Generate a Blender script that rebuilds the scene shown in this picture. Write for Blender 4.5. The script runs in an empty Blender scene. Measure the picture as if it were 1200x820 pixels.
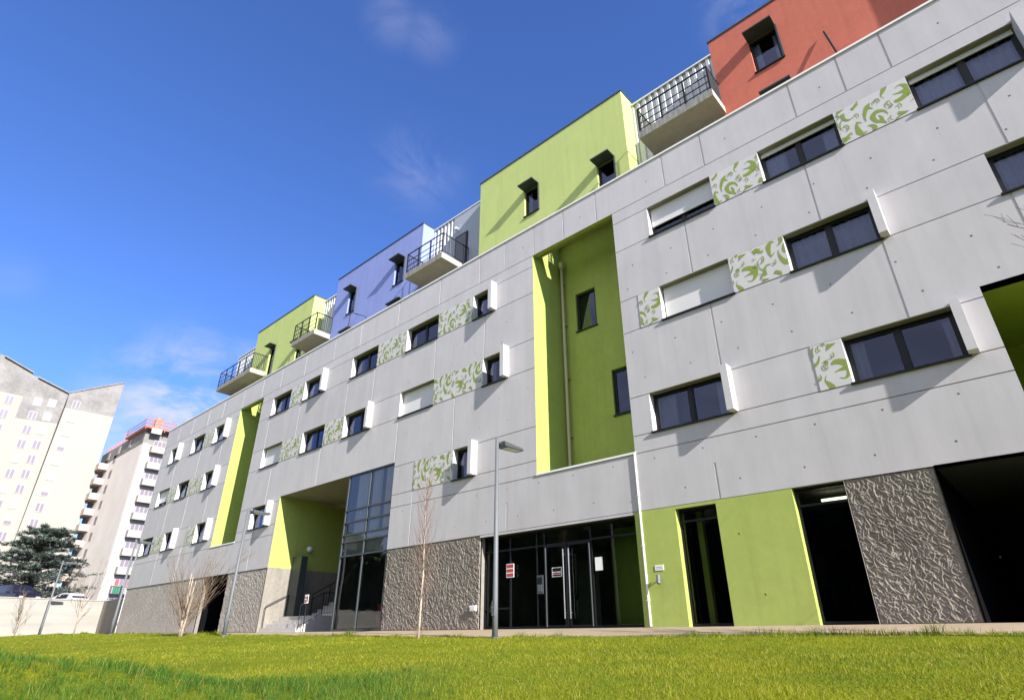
import bpy, math, random
import numpy as np
from mathutils import Vector, noise as mn

random.seed(7); rng = np.random.default_rng(11)
scene = bpy.context.scene
COL = scene.collection
R = math.radians

# ------------------------------------------------------------------ helpers
class MB:
    """collects faces, builds ONE mesh object"""
    def __init__(s): s.v=[]; s.f=[]; s.m=[]
    def poly(s, pts, m=0):
        i=len(s.v); s.v.extend([tuple(p) for p in pts]); s.f.append(tuple(range(i,i+len(pts)))); s.m.append(m)
    def box(s, x0,x1,y0,y1,z0,z1,m=0,skip=''):
        i=len(s.v)
        s.v.extend([(x0,y0,z0),(x1,y0,z0),(x1,y1,z0),(x0,y1,z0),(x0,y0,z1),(x1,y0,z1),(x1,y1,z1),(x0,y1,z1)])
        F={'b':(0,3,2,1),'t':(4,5,6,7),'f':(0,1,5,4),'r':(1,2,6,5),'k':(2,3,7,6),'l':(3,0,4,7)}
        for k,q in F.items():
            if k in skip: continue
            s.f.append(tuple(i+a for a in q)); s.m.append(m)
    def tube(s, pts, rad, n=8, m=0, cap=True):
        pts=[Vector(p) for p in pts]
        if not isinstance(rad,(list,tuple)): rad=[rad]*len(pts)
        i0=len(s.v); up=None
        for k,p in enumerate(pts):
            if k==0: t=pts[1]-pts[0]
            elif k==len(pts)-1: t=pts[k]-pts[k-1]
            else: t=pts[k+1]-pts[k-1]
            if t.length<1e-9: t=Vector((0,0,1))
            t.normalize()
            if up is None:
                up=Vector((1,0,0)) if abs(t.x)<.8 else Vector((0,1,0))
            a=(up-t*up.dot(t)).normalized(); b=t.cross(a); up=a
            for j in range(n):
                an=2*math.pi*j/n
                s.v.append(tuple(p+(a*math.cos(an)+b*math.sin(an))*rad[k]))
        for k in range(len(pts)-1):
            for j in range(n):
                a=i0+k*n+j; b=i0+k*n+(j+1)%n
                s.f.append((a,b,b+n,a+n)); s.m.append(m)
        if cap:
            s.f.append(tuple(i0+j for j in range(n))[::-1]); s.m.append(m)
            e=i0+(len(pts)-1)*n
            s.f.append(tuple(e+j for j in range(n))); s.m.append(m)
    def sphere(s,c,r,m=0,n=12,k=8,sz=1):
        i0=len(s.v)
        for a in range(k+1):
            th=math.pi*a/k
            for b in range(n):
                ph=2*math.pi*b/n
                s.v.append((c[0]+r*math.sin(th)*math.cos(ph),c[1]+r*math.sin(th)*math.sin(ph),c[2]+sz*r*math.cos(th)))
        for a in range(k):
            for b in range(n):
                p=i0+a*n+b; q=i0+a*n+(b+1)%n
                s.f.append((p,p+n,q+n,q)); s.m.append(m)
    def build(s,name,mats,parent=None,smooth=False):
        me=bpy.data.meshes.new(name)
        me.from_pydata(s.v,[],s.f)
        if not isinstance(mats,(list,tuple)): mats=[mats]
        for m in mats: me.materials.append(m)
        me.polygons.foreach_set('material_index',s.m)
        if smooth: me.polygons.foreach_set('use_smooth',[True]*len(s.f))
        me.update()
        o=bpy.data.objects.new(name,me); COL.objects.link(o)
        if parent: o.parent=parent
        return o
def empty(name,loc=(0,0,0),rz=0):
    o=bpy.data.objects.new(name,None); o.location=loc; o.rotation_euler=(0,0,rz); o.empty_display_size=.3
    COL.objects.link(o); return o
def tag(o,label=None,cat=None,group=None,kind=None):
    if label: o['label']=label
    if cat: o['category']=cat
    if group: o['group']=group
    if kind: o['kind']=kind
    return o
def copy_tree(o,parent=None):
    c=o.copy(); COL.objects.link(c)
    if parent: c.parent=parent
    for ch in list(o.children): copy_tree(ch,c)
    return c

# ------------------------------------------------------------------ materials
def mat(name,col,rough=.7,metal=0,spec=.5,var=0,vscale=3,bump=0,bscale=40,stretch=(1,1,1),detail=6,var2=0,v2scale=.3,v2stretch=(1,1,1)):
    m=bpy.data.materials.new(name); m.use_nodes=True
    nt=m.node_tree; N=nt.nodes; L=nt.links; b=N['Principled BSDF']
    b.inputs['Base Color'].default_value=(*col,1); b.inputs['Roughness'].default_value=rough
    b.inputs['Metallic'].default_value=metal; b.inputs['Specular IOR Level'].default_value=spec
    if var or bump or var2:
        tc=N.new('ShaderNodeTexCoord')
        def nz(scale,st,det):
            mp=N.new('ShaderNodeMapping'); mp.inputs['Scale'].default_value=st; L.new(tc.outputs['Object'],mp.inputs[0])
            n=N.new('ShaderNodeTexNoise'); n.inputs['Scale'].default_value=scale; n.inputs['Detail'].default_value=det; n.inputs['Roughness'].default_value=.6
            L.new(mp.outputs[0],n.inputs['Vector']); return n
        cur=None
        for (vv,sc,st) in ((var,vscale,stretch),(var2,v2scale,v2stretch)):
            if not vv: continue
            n=nz(sc,st,detail)
            mr=N.new('ShaderNodeMapRange'); mr.inputs['From Min'].default_value=.3; mr.inputs['From Max'].default_value=.7
            mr.inputs['To Min'].default_value=1-vv; mr.inputs['To Max'].default_value=1+vv
            L.new(n.outputs[0],mr.inputs[0])
            mx=N.new('ShaderNodeMix'); mx.data_type='RGBA'; mx.blend_type='MULTIPLY'; mx.inputs[0].default_value=1
            if cur is None: mx.inputs[6].default_value=(*col,1)
            else: L.new(cur,mx.inputs[6])
            L.new(mr.outputs[0],mx.inputs[7]); cur=mx.outputs[2]
        if cur is not None: L.new(cur,b.inputs['Base Color'])
        if bump:
            n=nz(bscale,(1,1,1),5); bp=N.new('ShaderNodeBump'); bp.inputs['Strength'].default_value=1; bp.inputs['Distance'].default_value=bump
            L.new(n.outputs[0],bp.inputs['Height']); L.new(bp.outputs[0],b.inputs['Normal'])
    return m
def glassmat(name,tint=(.35,.4,.42),ior=1.75,rough=.015,wob=.0,gt=(.62,.70,1)):
    m=bpy.data.materials.new(name); m.use_nodes=True
    nt=m.node_tree; N=nt.nodes; L=nt.links; N.clear()
    out=N.new('ShaderNodeOutputMaterial'); mix=N.new('ShaderNodeMixShader'); fr=N.new('ShaderNodeFresnel'); fr.inputs[0].default_value=ior
    tr=N.new('ShaderNodeBsdfTransparent'); tr.inputs[0].default_value=(*tint,1)
    gl=N.new('ShaderNodeBsdfGlossy'); gl.inputs['Roughness'].default_value=rough; gl.inputs[0].default_value=(*gt,1)
    L.new(fr.outputs[0],mix.inputs[0]); L.new(tr.outputs[0],mix.inputs[1]); L.new(gl.outputs[0],mix.inputs[2]); L.new(mix.outputs[0],out.inputs[0])
    if wob:
        tc=N.new('ShaderNodeTexCoord'); n=N.new('ShaderNodeTexNoise'); n.inputs['Scale'].default_value=.9; n.inputs['Detail'].default_value=1
        bp=N.new('ShaderNodeBump'); bp.inputs['Distance'].default_value=wob; bp.inputs['Strength'].default_value=1
        L.new(tc.outputs['Object'],n.inputs['Vector']); L.new(n.outputs[0],bp.inputs['Height']); L.new(bp.outputs[0],gl.inputs['Normal']); 
    return m
M={}
M['concrete']=mat('painted_concrete',(.468,.452,.466),.75,spec=.25,var=.05,vscale=1.4,stretch=(1,1,.6),var2=.045,v2scale=.9,v2stretch=(2.2,1,.25),bump=.0012,bscale=22)
M['reveal']=mat('reveal_concrete',(.56,.55,.54),.8,spec=.2,var=.06,vscale=4)
M['fin']=mat('white_fin_paint',(.50,.485,.495),.7,spec=.2,var=.04,vscale=3)
M['green']=mat('lime_green_paint',(.335,.40,.10),.75,spec=.25,var=.05,vscale=1.2,var2=.05,v2scale=5,bump=.0015,bscale=16)
M['green2']=mat('attic_green_render',(.45,.52,.185),.8,spec=.2,var=.04,vscale=1.2,bump=.001,bscale=60)
M['blue']=mat('attic_blue_render',(.225,.275,.565),.8,spec=.2,var=.05,vscale=1.0,bump=.001,bscale=60)
M['red']=mat('attic_red_render',(.47,.135,.09),.8,spec=.2,var=.06,vscale=1.0,var2=.05,v2scale=6,bump=.001,bscale=60)
M['rock']=mat('textured_concrete',(.24,.213,.185),.9,spec=.2,var=.15,vscale=7,var2=.1,v2scale=1,bump=.004,bscale=60)
M['rockfine']=mat('fine_textured_concrete',(.34,.315,.285),.9,spec=.2,var=.14,vscale=9,var2=.1,v2scale=.8,bump=.006,bscale=50)
M['rough']=mat('rough_cast_concrete',(.225,.205,.178),.9,spec=.2,var=.12,vscale=6,bump=.006,bscale=35)
M['coping']=mat('white_metal_coping',(.75,.74,.72),.45,spec=.4)
M['darkcap']=mat('dark_metal_cap',(.035,.045,.045),.5,spec=.4)
M['alu']=mat('black_aluminium',(.005,.006,.008),.45,spec=.3)
M['alu2']=mat('grey_aluminium',(.05,.06,.065),.5,spec=.4)
M['silver']=mat('brushed_steel',(.55,.56,.57),.3,metal=.9)
M['shutter']=mat('shutter_slats',(.62,.61,.61),.6,spec=.3,var=.02,vscale=2)
M['curtain']=mat('curtain_cloth',(.62,.60,.62),.9,spec=.1,var=.06,vscale=8)
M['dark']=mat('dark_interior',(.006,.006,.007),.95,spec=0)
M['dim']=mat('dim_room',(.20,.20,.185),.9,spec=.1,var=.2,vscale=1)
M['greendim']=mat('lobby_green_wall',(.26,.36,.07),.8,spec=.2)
M['soffit']=mat('raw_soffit_concrete',(.22,.21,.175),.85,spec=.2,var=.1,vscale=2,bump=.002,bscale=20)
M['slab']=mat('balcony_concrete',(.36,.33,.285),.85,spec=.2,var=.10,vscale=3,bump=.002,bscale=30)
M['fascia']=mat('stained_balcony_edge',(.27,.255,.235),.85,spec=.2,var=.35,vscale=4.5,stretch=(2.2,1,.3),bump=.002,bscale=30)
M['corr']=mat('corrugated_steel',(.44,.455,.46),.4,metal=.25,spec=.5,var=.03,vscale=2)
M['greyclad']=mat('grey_cladding',(.33,.36,.42),.6,spec=.3,var=.03)
M['rail']=mat('dark_steel_railing',(.010,.010,.012),.6,spec=.2)
M['glass']=glassmat('window_glass',(.58,.62,.72),1.75,wob=.003)
M['glassdk']=glassmat('entrance_glass',(.6,.66,.6),1.5,wob=.003,gt=(.85,.9,.85))
M['glassblue']=glassmat('curtain_wall_glass',(.85,.88,.9),1.75,wob=.004,gt=(.95,.95,.95))
M['white']=mat('white_plastic',(.75,.75,.74),.5)
M['redsign']=mat('red_sign',(.40,.045,.055),.5)
M['pvc']=mat('white_pvc_pipe',(.66,.65,.62),.45)
M['beige']=mat('beige_pvc_pipe',(.50,.44,.33),.5)
M['leafgreen']=mat('printed_leaf_green',(.215,.28,.06),.7,spec=.2)
M['panelwhite']=mat('printed_panel_white',(.53,.515,.515),.7,spec=.2,var=.03,vscale=2)
M['step']=mat('stair_concrete',(.46,.44,.41),.85,spec=.2,var=.1,vscale=5,bump=.002,bscale=40)
M['paving']=mat('sandy_paving',(.31,.24,.165),.9,spec=.2,var=.12,vscale=3,var2=.08,v2scale=25,bump=.003,bscale=80)
M['galv']=mat('galvanised_steel',(.115,.125,.135),.6,metal=.1,var=.06,vscale=9)
M['lens']=mat('lamp_lens',(.6,.6,.52),.3)
M['cream']=mat('tower_cream_render',(.295,.278,.245),.85,spec=.2,var=.03,vscale=.12)
M['cream2']=mat('tower_yellow_render',(.295,.275,.235),.85,spec=.2,var=.03,vscale=.12)
M['slate']=mat('tower_grey_panels',(.20,.19,.18),.85,spec=.2,var=.22,vscale=.35,var2=.12,v2scale=2)
M['pink']=mat('tower_pinkish_render',(.64,.585,.53),.85,spec=.2,var=.06,vscale=.3)
M['pinkdk']=mat('tower_balcony_render',(.40,.33,.285),.85,spec=.2,var=.06,vscale=.5)
M['twhite']=mat('tower_white',(.32,.30,.285),.8,spec=.2)
M['tglass']=mat('tower_window_glass',(.17,.145,.175),.3,spec=.4)
M['orange']=mat('scaffold_red_paint',(.42,.15,.12),.6)
M['wallwhite']=mat('pale_cast_wall',(.275,.262,.235),.85,spec=.2,var=.14,vscale=.6,stretch=(1,.4,3),bump=.004,bscale=12)
M['asphalt']=mat('asphalt',(.05,.05,.052),.9,var=.15,vscale=4)
M['soil']=mat('earth',(.09,.085,.04),.95,var=.2,vscale=.8)
M['clothgreen']=mat('green_cloth',(.02,.16,.08),.9)
M['clothred']=mat('red_cloth',(.5,.07,.09),.9)
M['carpaint']=mat('dark_car_paint',(.018,.017,.03),.22,metal=.3,spec=.6)
M['carwhite']=mat('white_car_paint',(.45,.45,.46),.25,spec=.6)
M['carglass']=mat('car_glass',(.02,.022,.03),.06,spec=.8)
M['rubber']=mat('tyre_rubber',(.02,.02,.02),.85)
M['tail']=mat('tail_light_red',(.45,.015,.02),.25)
M['headl']=mat('headlight_clear',(.6,.62,.65),.15,spec=.8)
M['bark']=mat('brown_bark',(.15,.11,.08),.9,spec=.1,var=.25,vscale=9,stretch=(1,1,.3))
M['birch']=mat('pale_birch_bark',(.36,.30,.235),.85,spec=.15,var=.3,vscale=10,stretch=(1,1,2))
M['twig']=mat('reddish_twigs',(.17,.105,.08),.9,spec=.1)
M['cedartrunk']=mat('cedar_bark',(.15,.12,.10),.95)
def leafmat(name,attr=True,trans=.25):
    m=bpy.data.materials.new(name); m.use_nodes=True; N=m.node_tree.nodes; L=m.node_tree.links; b=N['Principled BSDF']
    a=N.new('ShaderNodeAttribute'); a.attribute_name='tone'; L.new(a.outputs['Color'],b.inputs['Base Color'])
    b.inputs['Roughness'].default_value=.6; b.inputs['Specular IOR Level'].default_value=.12
    t=N.new('ShaderNodeBsdfTranslucent'); L.new(a.outputs['Color'],t.inputs[0]); mx=N.new('ShaderNodeMixShader'); mx.inputs[0].default_value=trans
    L.new(b.outputs[0],mx.inputs[1]); L.new(t.outputs[0],mx.inputs[2]); L.new(mx.outputs[0],N['Material Output'].inputs[0])
    return m
M['grass']=leafmat('grass_blades',trans=.35); M['needle']=leafmat('cedar_needles',trans=.15)
def lawnmat():
    m=bpy.data.materials.new('lawn_turf'); m.use_nodes=True; N=m.node_tree.nodes; L=m.node_tree.links; b=N['Principled BSDF']
    tc=N.new('ShaderNodeTexCoord')
    n1=N.new('ShaderNodeTexNoise'); n1.inputs['Scale'].default_value=.9; n1.inputs['Detail'].default_value=5
    n2=N.new('ShaderNodeTexNoise'); n2.inputs['Scale'].default_value=30; n2.inputs['Detail'].default_value=6
    for n in (n1,n2): L.new(tc.outputs['Object'],n.inputs['Vector'])
    r=N.new('ShaderNodeValToRGB'); e=r.color_ramp.elements; e[0].position=.35; e[0].color=(.09,.13,.004,1); e[1].position=.68; e[1].color=(.20,.20,.006,1)
    ad=N.new('ShaderNodeMix'); ad.data_type='FLOAT'; ad.inputs[0].default_value=.45; L.new(n1.outputs[0],ad.inputs[2]); L.new(n2.outputs[0],ad.inputs[3]); L.new(ad.outputs[0],r.inputs[0])
    L.new(r.outputs[0],b.inputs['Base Color']); b.inputs['Roughness'].default_value=.9; b.inputs['Specular IOR Level'].default_value=.1
    bp=N.new('ShaderNodeBump'); bp.inputs['Distance'].default_value=.05; L.new(n2.outputs[0],bp.inputs['Height']); L.new(bp.outputs[0],b.inputs['Normal'])
    return m
M['lawn']=lawnmat()
def tubelamp():
    m=bpy.data.materials.new('lit_fluorescent_tube'); m.use_nodes=True; N=m.node_tree.nodes; b=N['Principled BSDF']
    b.inputs['Emission Color'].default_value=(1,.93,.7,1); b.inputs['Emission Strength'].default_value=1.2; return m
M['tube']=tubelamp()

# ------------------------------------------------------------------ ground
def zk(X): return np.interp(X,[-62,-41,-25,-11,-1,20],[.05,.0,-.10,-.19,-.15,-.13])
def lawn_z(X,Y):
    X=np.asarray(X,float); Y=np.asarray(Y,float)
    t=np.clip((-2-Y)/12,0,2.2)
    k=zk(X)-.03
    base=k-(k+.86)*np.minimum(t,1)-.02*np.maximum(t-1,0)
    base=base+.02*np.sin(X*.9+1.3*np.sin(Y*.7))*np.clip(t*3,0,1)+.015*np.sin(X*2.3+Y*1.9)*np.clip(t*3,0,1)
    dx=X; dy=Y+14; r=np.hypot(dx,dy); az=np.degrees(np.arctan2(-dx,dy))
    zc=np.interp(az,[48,55,62,70,80,90,115,150],[-1.08,-.90,-.74,-.565,-.40,-.37,-.37,-1.0])
    w=np.exp(-((r-7.3)/1.9)**2)
    crest=np.maximum(0,zc-base)
    return base+crest*w*(1+.10*np.sin(X*2.1+Y*1.3)*np.sin(Y*2.9-X*.7))
def grid_sheet(name,xs,ys,zf,m,kind):
    Xg,Yg=np.meshgrid(xs,ys); Zg=zf(Xg,Yg); nx=len(xs); ny=len(ys)
    v=np.stack([Xg.ravel(),Yg.ravel(),Zg.ravel()],1)
    idx=np.arange(nx*ny).reshape(ny,nx)
    f=np.stack([idx[:-1,:-1].ravel(),idx[:-1,1:].ravel(),idx[1:,1:].ravel(),idx[1:,:-1].ravel()],1)
    me=bpy.data.meshes.new(name); me.from_pydata(v.tolist(),[],f.tolist()); me.materials.append(m)
    me.polygons.foreach_set('use_smooth',[True]*len(f)); me.update()
    o=bpy.data.objects.new(name,me); COL.objects.link(o); tag(o,kind=kind); return o
g=MB(); g.box(-900,900,-900,900,-3,-2.2); gr=g.build('ground',M['soil']); tag(gr,kind='structure')
grid_sheet('lawn',np.arange(-61.8,24,.35),np.arange(-52,-1.95,.25),lawn_z,M['lawn'],'structure')
grid_sheet('pavement',np.arange(-61.8,24,1.0),np.array([-2.35,-2.0,-1.2,-.5,0.0,.12]),lambda X,Y: np.where(Y<-2.1,zk(X)-.3,np.where(Y>-.01,.0,zk(X)*(-Y/2.0))),M['paving'],'structure')
g=MB(); g.box(-420,-62.35,-200,200,-2,2.05); up=g.build('upper_street',M['asphalt']); tag(up,kind='structure')
g=MB(); g.box(-62.35,-49.05,2.55,120,-2,2.05); up=g.build('rear_street',M['asphalt']); tag(up,kind='structure')
g=MB(); g.box(-61.9,-48.99,.02,2.3,-1,-.02); up=g.build('side_path',M['paving']); tag(up,kind='structure')

# ------------------------------------------------------------------ the grey apartment building
B=empty('apartment_building',(0,0,0))
tag(B,'long grey concrete apartment block with lime green recesses and coloured attic boxes above the lawn','building')
XL,XR=-48.97,14.0
Z1a,Z1b=4.87,6.02; Z2a,Z2b=8.15,9.30; Z3a,Z3b=11.21,12.36
# windows: x0,x1,row,kind,fin,shutter,curtain
ROW={1:(Z1a,Z1b),2:(Z2a,Z2b),3:(Z3a,Z3b)}
WIN=[(.57,2.70,3,2,1,.10,1),(-3.17,-1.12,3,2,0,.10,.5),(-6.80,-4.63,3,2,0,.58,0),(-14.88,-13.78,3,1,1,0,.5),(-19.2,-17.04,3,2,0,0,.0),(-23.55,-21.4,3,2,0,0,.35),(-28.1,-25.98,3,2,1,0,.5),(-31.68,-29.55,3,2,0,0,.5),(-39.55,-37.42,3,2,1,0,.4),(-43.2,-41.2,3,2,0,0,.4),(-47.25,-45.2,3,2,1,0,.3),
 (1.28,3.40,2,2,1,0,.5),(-3.06,-1.0,2,2,1,0,1),(-6.73,-4.57,2,2,0,1,0),(-14.25,-13.1,2,1,1,0,.4),(-19.3,-17.08,2,2,0,1,0),(-23.58,-21.45,2,2,1,0,.0),(-27.42,-25.32,2,2,0,0,.35),(-31.72,-29.6,2,2,0,1,0),(-39.62,-37.5,2,2,1,0,.2),(-43.97,-42.03,2,2,0,0,.3),(-47.6,-45.45,2,2,0,.7,0),
 (-2.40,-.26,1,2,1,0,.25),(-7.47,-5.22,1,2,1,0,.45),(-15.7,-14.63,1,1,1,0,.5),(-31.7,-29.55,1,2,1,0,.4),(-38.98,-36.83,1,2,1,0,.3),(-44.12,-42.0,1,2,1,0,.2),(-48.35,-46.2,1,2,0,0,.3)]
PAN=[(-1.12,.57,3),(-4.63,-3.17,3),(-17.04,-14.88,3),(-21.4,-19.2,3),(-29.55,-28.1,3),(-41.2,-39.55,3),
 (-4.57,-3.06,2),(-7.47,-6.73,2),(-17.08,-14.25,2),(-25.32,-23.58,2),(-29.6,-27.42,2),(-42.03,-39.62,2),(-45.45,-43.97,2),
 (-3.09,-2.40,1),(-17.95,-15.7,1),(-40.2,-38.98,1),(-46.2,-44.12,1)]
def grid_wall(mb,x0,x1,z0,z1,Y,holes,grooves=(),pits=(),matf=lambda x,z,l:0,depth=.33,side=0,sidef=None):
    xs={x0,x1}; zs={z0,z1}
    for r in list(holes)+list(grooves)+list(pits):
        xs.update(a for a in r[:2] if x0<a<x1); zs.update(a for a in r[2:4] if z0<a<z1)
    xs=np.array(sorted(xs)); zs=np.array(sorted(zs))
    cx=(xs[:-1]+xs[1:])/2; cz=(zs[:-1]+zs[1:])/2
    lev=np.zeros((len(cz),len(cx)))
    def put(r,d):
        i=(cx>r[0])&(cx<r[1]); j=(cz>r[2])&(cz<r[3]); lev[np.ix_(j,i)]=d
    for r in grooves: put(r,r[4] if len(r)>4 else .03)
    for r in pits: put(r,.022)
    for r in holes: put(r,r[4] if len(r)>4 else depth)
    hole=np.zeros_like(lev,bool)
    for r in holes:
        i=(cx>r[0])&(cx<r[1]); j=(cz>r[2])&(cz<r[3]); hole[np.ix_(j,i)]=True
    for j in range(len(cz)):
        i=0
        while i<len(cx):
            if hole[j,i]: i+=1; continue
            k=i; m0=matf(cx[i],cz[j],lev[j,i])
            while k+1<len(cx) and not hole[j,k+1] and lev[j,k+1]==lev[j,i] and matf(cx[k+1],cz[j],lev[j,k+1])==m0 and xs[k+2]-xs[i]<6: k+=1
            y=Y+lev[j,i]
            mb.poly([(xs[i],y,zs[j]),(xs[k+1],y,zs[j]),(xs[k+1],y,zs[j+1]),(xs[i],y,zs[j+1])],m0); i=k+1
    for j in range(len(cz)):
        for i in range(1,len(cx)):
            a,b=lev[j,i-1],lev[j,i]
            if a!=b:
                big=max(a,b)>.05
                mb.poly([(xs[i],Y+a,zs[j]),(xs[i],Y+b,zs[j]),(xs[i],Y+b,zs[j+1]),(xs[i],Y+a,zs[j+1])],(sidef(xs[i],cz[j]) if sidef else side) if big else matf(cx[i],cz[j],0))
    for i in range(len(cx)):
        for j in range(1,len(cz)):
            a,b=lev[j-1,i],lev[j,i]
            if a!=b:
                big=max(a,b)>.05
                mb.poly([(xs[i],Y+a,zs[j]),(xs[i+1],Y+a,zs[j]),(xs[i+1],Y+b,zs[j]),(xs[i],Y+b,zs[j])],(4 if (sidef and zs[j]<2.85 and a>b) else 5 if (sidef and a>b) else side) if big else matf(cx[i],cz[j],0))
RECR=(-11.70,-8.10,4.37,12.84); RECL=(-36.10,-33.05,4.37,12.80)
PORCH=(-28.73,-22.58,0,6.22); CURT=(-22.58,-19.28,0,6.22)
RR=(.31,5.2,3.45,6.26); PASS=(-1.445,7.0,0,2.83)
LOW=(-36.10,-33.05,0,2.82); LOB=(-14.2,-8.30,0,2.73); D1=(-7.10,-6.01,.0,2.72); D2=(-4.19,-3.10,0,2.80)
holes=[(a,b,*ROW[r]) for a,b,r,*_ in WIN]
holes+=[RECR,RECL,PORCH,CURT,RR,PASS,LOW,LOB,D1,D2]
rocks=[(-3.095,-1.445,0,2.815),(-19.28,-14.2,0,2.80),(-33.05,-28.73,0,2.82),(-48.97,-36.10,0,2.82)]
holes+=[(*r,.10) for r in rocks]
gw=.012
gro=[]
for z in (4.37,Z1a,Z1b,Z2a,Z2b,Z3a,Z3b,12.845): gro.append((XL,XR,z-gw,z+gw))
gro.append((XL,XR,2.80,2.815))
def vj(xs,z0,z1):
    for x in xs: gro.append((x-.026,x+.026,z0,z1,.014))
vj([8.2,5.5,3.0,.41,-.66,-1.95,-4.70,-6.06,-8.73,-10.19,-11.63,-13.12,-14.57,-17.05,-20,-23.06,-25.45,-28.4,-31.1,-33.4,-36.03,-38.91,-41.27,-43.95,-46.5],12.845,14.2)
vj([7.7,4.7,1.70,-2.11,-5.63,-14.2,-17.13,-21.47,-23.67,-28.24,-31.68,-37.81,-41.24,-45.5],Z2b,Z3a)
vj([7.4,4.4,1.38,-1.02,-5.28,-15.77,-19.30,-25.4,-30.3,-38.2,-41.5,-44.8],Z1b,Z2a)
vj([-5.87,-13.0],2.815,3.7); vj([-17.95,-31.0,-40.6,-44.5],2.815,Z1a)
pits=[]
def inh(x,z,mar=.12): return any(h[0]-mar<x<h[1]+mar and h[2]-mar<z<h[3]+mar for h in holes) or any(p[0]-.05<x<p[1]+.05 and ROW[p[2]][0]-.05<z<ROW[p[2]][1]+.05 for p in PAN)
for z,ph,sp in ((3.22,-.93,1.45),(4.14,-.64,1.375),(6.55,-.63,1.375),(7.45,-.88,1.39),(9.66,-.95,1.375),(10.46,-.66,1.38),(13.45,-1.2,2.75),(1.95,-5.55,1.6),(.62,-5.2,1.6)):
    x=ph
    while x<XR: x+=sp
    while x>XL+.3:
        if not inh(x,z) and (z>2.8 or -8<x<-4.3): 
            xx=x+random.uniform(-.03,.03); s_=.022; pits.append((xx-s_,xx+s_,z-s_,z+s_))
        x-=sp
fm=MB()
grid_wall(fm,XL,XR,0,14.2,0,holes,gro,pits,lambda x,z,l: 1 if (z<2.80 and -8.30<x<-3.10) else 0,.33,2,lambda x,z: (1 if -8.4<x<-3.15 else 3) if z<2.80 else 2)
# end walls, rear and roof deck (open above the two tall recesses)
fm.poly([(XL,0,0),(XL,12,0),(XL,12,14.2),(XL,0,14.2)]); fm.poly([(XR,0,0),(XR,12,0),(XR,12,14.2),(XR,0,14.2)]); fm.poly([(XL,12,0),(XR,12,0),(XR,12,14.2),(XL,12,14.2)])
facade=fm.build('facade_wall',[M['concrete'],M['green'],M['reveal'],M['rough'],M['alu2'],M['soffit']],B)
zb_=[0,2.81,4.37,Z1a,Z1b,Z2a,Z2b,Z3a,Z3b,12.845,14.2]
tones=[]
for p in facade.data.polygons:
    c=p.center; b=sum(1 for z in zb_ if c.z>z); xsg=sorted((r_[0]+r_[1])/2 for r_ in gro if r_[1]-r_[0]<1 and r_[2]<c.z<r_[3]) or [-45,-38,-30,-24,-17.5,-10,-3.5,2.8]
    k_=sum(1 for x in xsg if c.x>x); tones.append(1+.045*math.sin(b*12.9898+k_*78.233)*math.cos(k_*3.7+b*1.9))
at=facade.data.attributes.new('panel_tone','FLOAT','FACE'); at.data.foreach_set('value',tones)
def weather(m):
    N=m.node_tree.nodes; L=m.node_tree.links; b=N['Principled BSDF']; src=b.inputs['Base Color'].links[0].from_socket
    a=N.new('ShaderNodeAttribute'); a.attribute_name='panel_tone'
    tc=N.new('ShaderNodeTexCoord'); mp=N.new('ShaderNodeMapping'); mp.inputs['Scale'].default_value=(4.5,1,.16); L.new(tc.outputs['Object'],mp.inputs[0])
    n=N.new('ShaderNodeTexNoise'); n.inputs['Scale'].default_value=1.0; n.inputs['Detail'].default_value=7; n.inputs['Roughness'].default_value=.7; L.new(mp.outputs[0],n.inputs['Vector'])
    mr=N.new('ShaderNodeMapRange'); mr.inputs['From Min'].default_value=.50; mr.inputs['From Max'].default_value=.78; mr.inputs['To Min'].default_value=1; mr.inputs['To Max'].default_value=.92; L.new(n.outputs[0],mr.inputs[0])
    mu=N.new('ShaderNodeMath'); mu.operation='MULTIPLY'; L.new(a.outputs['Fac'],mu.inputs[0]); L.new(mr.outputs[0],mu.inputs[1])
    mx=N.new('ShaderNodeMix'); mx.data_type='RGBA'; mx.blend_type='MULTIPLY'; mx.inputs[0].default_value=1; L.new(src,mx.inputs[6]); L.new(mu.outputs[0],mx.inputs[7]); L.new(mx.outputs[2],b.inputs['Base Color'])
weather(M['concrete'])
def grime(m,lo=.86):
    N=m.node_tree.nodes; L=m.node_tree.links; b=N['Principled BSDF']; src=b.inputs['Base Color'].links[0].from_socket
    tc=N.new('ShaderNodeTexCoord'); mp=N.new('ShaderNodeMapping'); mp.inputs['Scale'].default_value=(3.5,3.5,.22); L.new(tc.outputs['Object'],mp.inputs[0])
    n=N.new('ShaderNodeTexNoise'); n.inputs['Scale'].default_value=1.2; n.inputs['Detail'].default_value=8; n.inputs['Roughness'].default_value=.72; L.new(mp.outputs[0],n.inputs['Vector'])
    mr=N.new('ShaderNodeMapRange'); mr.inputs['From Min'].default_value=.48; mr.inputs['From Max'].default_value=.75; mr.inputs['To Min'].default_value=1; mr.inputs['To Max'].default_value=lo; L.new(n.outputs[0],mr.inputs[0])
    mx=N.new('ShaderNodeMix'); mx.data_type='RGBA'; mx.blend_type='MULTIPLY'; mx.inputs[0].default_value=1; L.new(src,mx.inputs[6]); L.new(mr.outputs[0],mx.inputs[7]); L.new(mx.outputs[2],b.inputs['Base Color'])
for k_ in ('green','green2','blue','red'): grime(M[k_],.88)
grime(M['fascia'],.55); grime(M['rock'],.75); grime(M['rough'],.75)
rd=MB()
edges=[XL,RECL[0],RECL[1],RECR[0],RECR[1],XR]
for a,b in ((XL,RECL[0]),(RECL[1],RECR[0]),(RECR[1],XR)): rd.box(a,b,.035,1.74,14.0,14.2)
for r in (RECL,RECR): rd.box(r[0],r[1],.035,.16,12.9,14.2); 
rd.box(XL+.01,XR-.01,1.75,11.99,14.0,14.195)
rd.build('roof_deck',M['soffit'],B)
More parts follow.
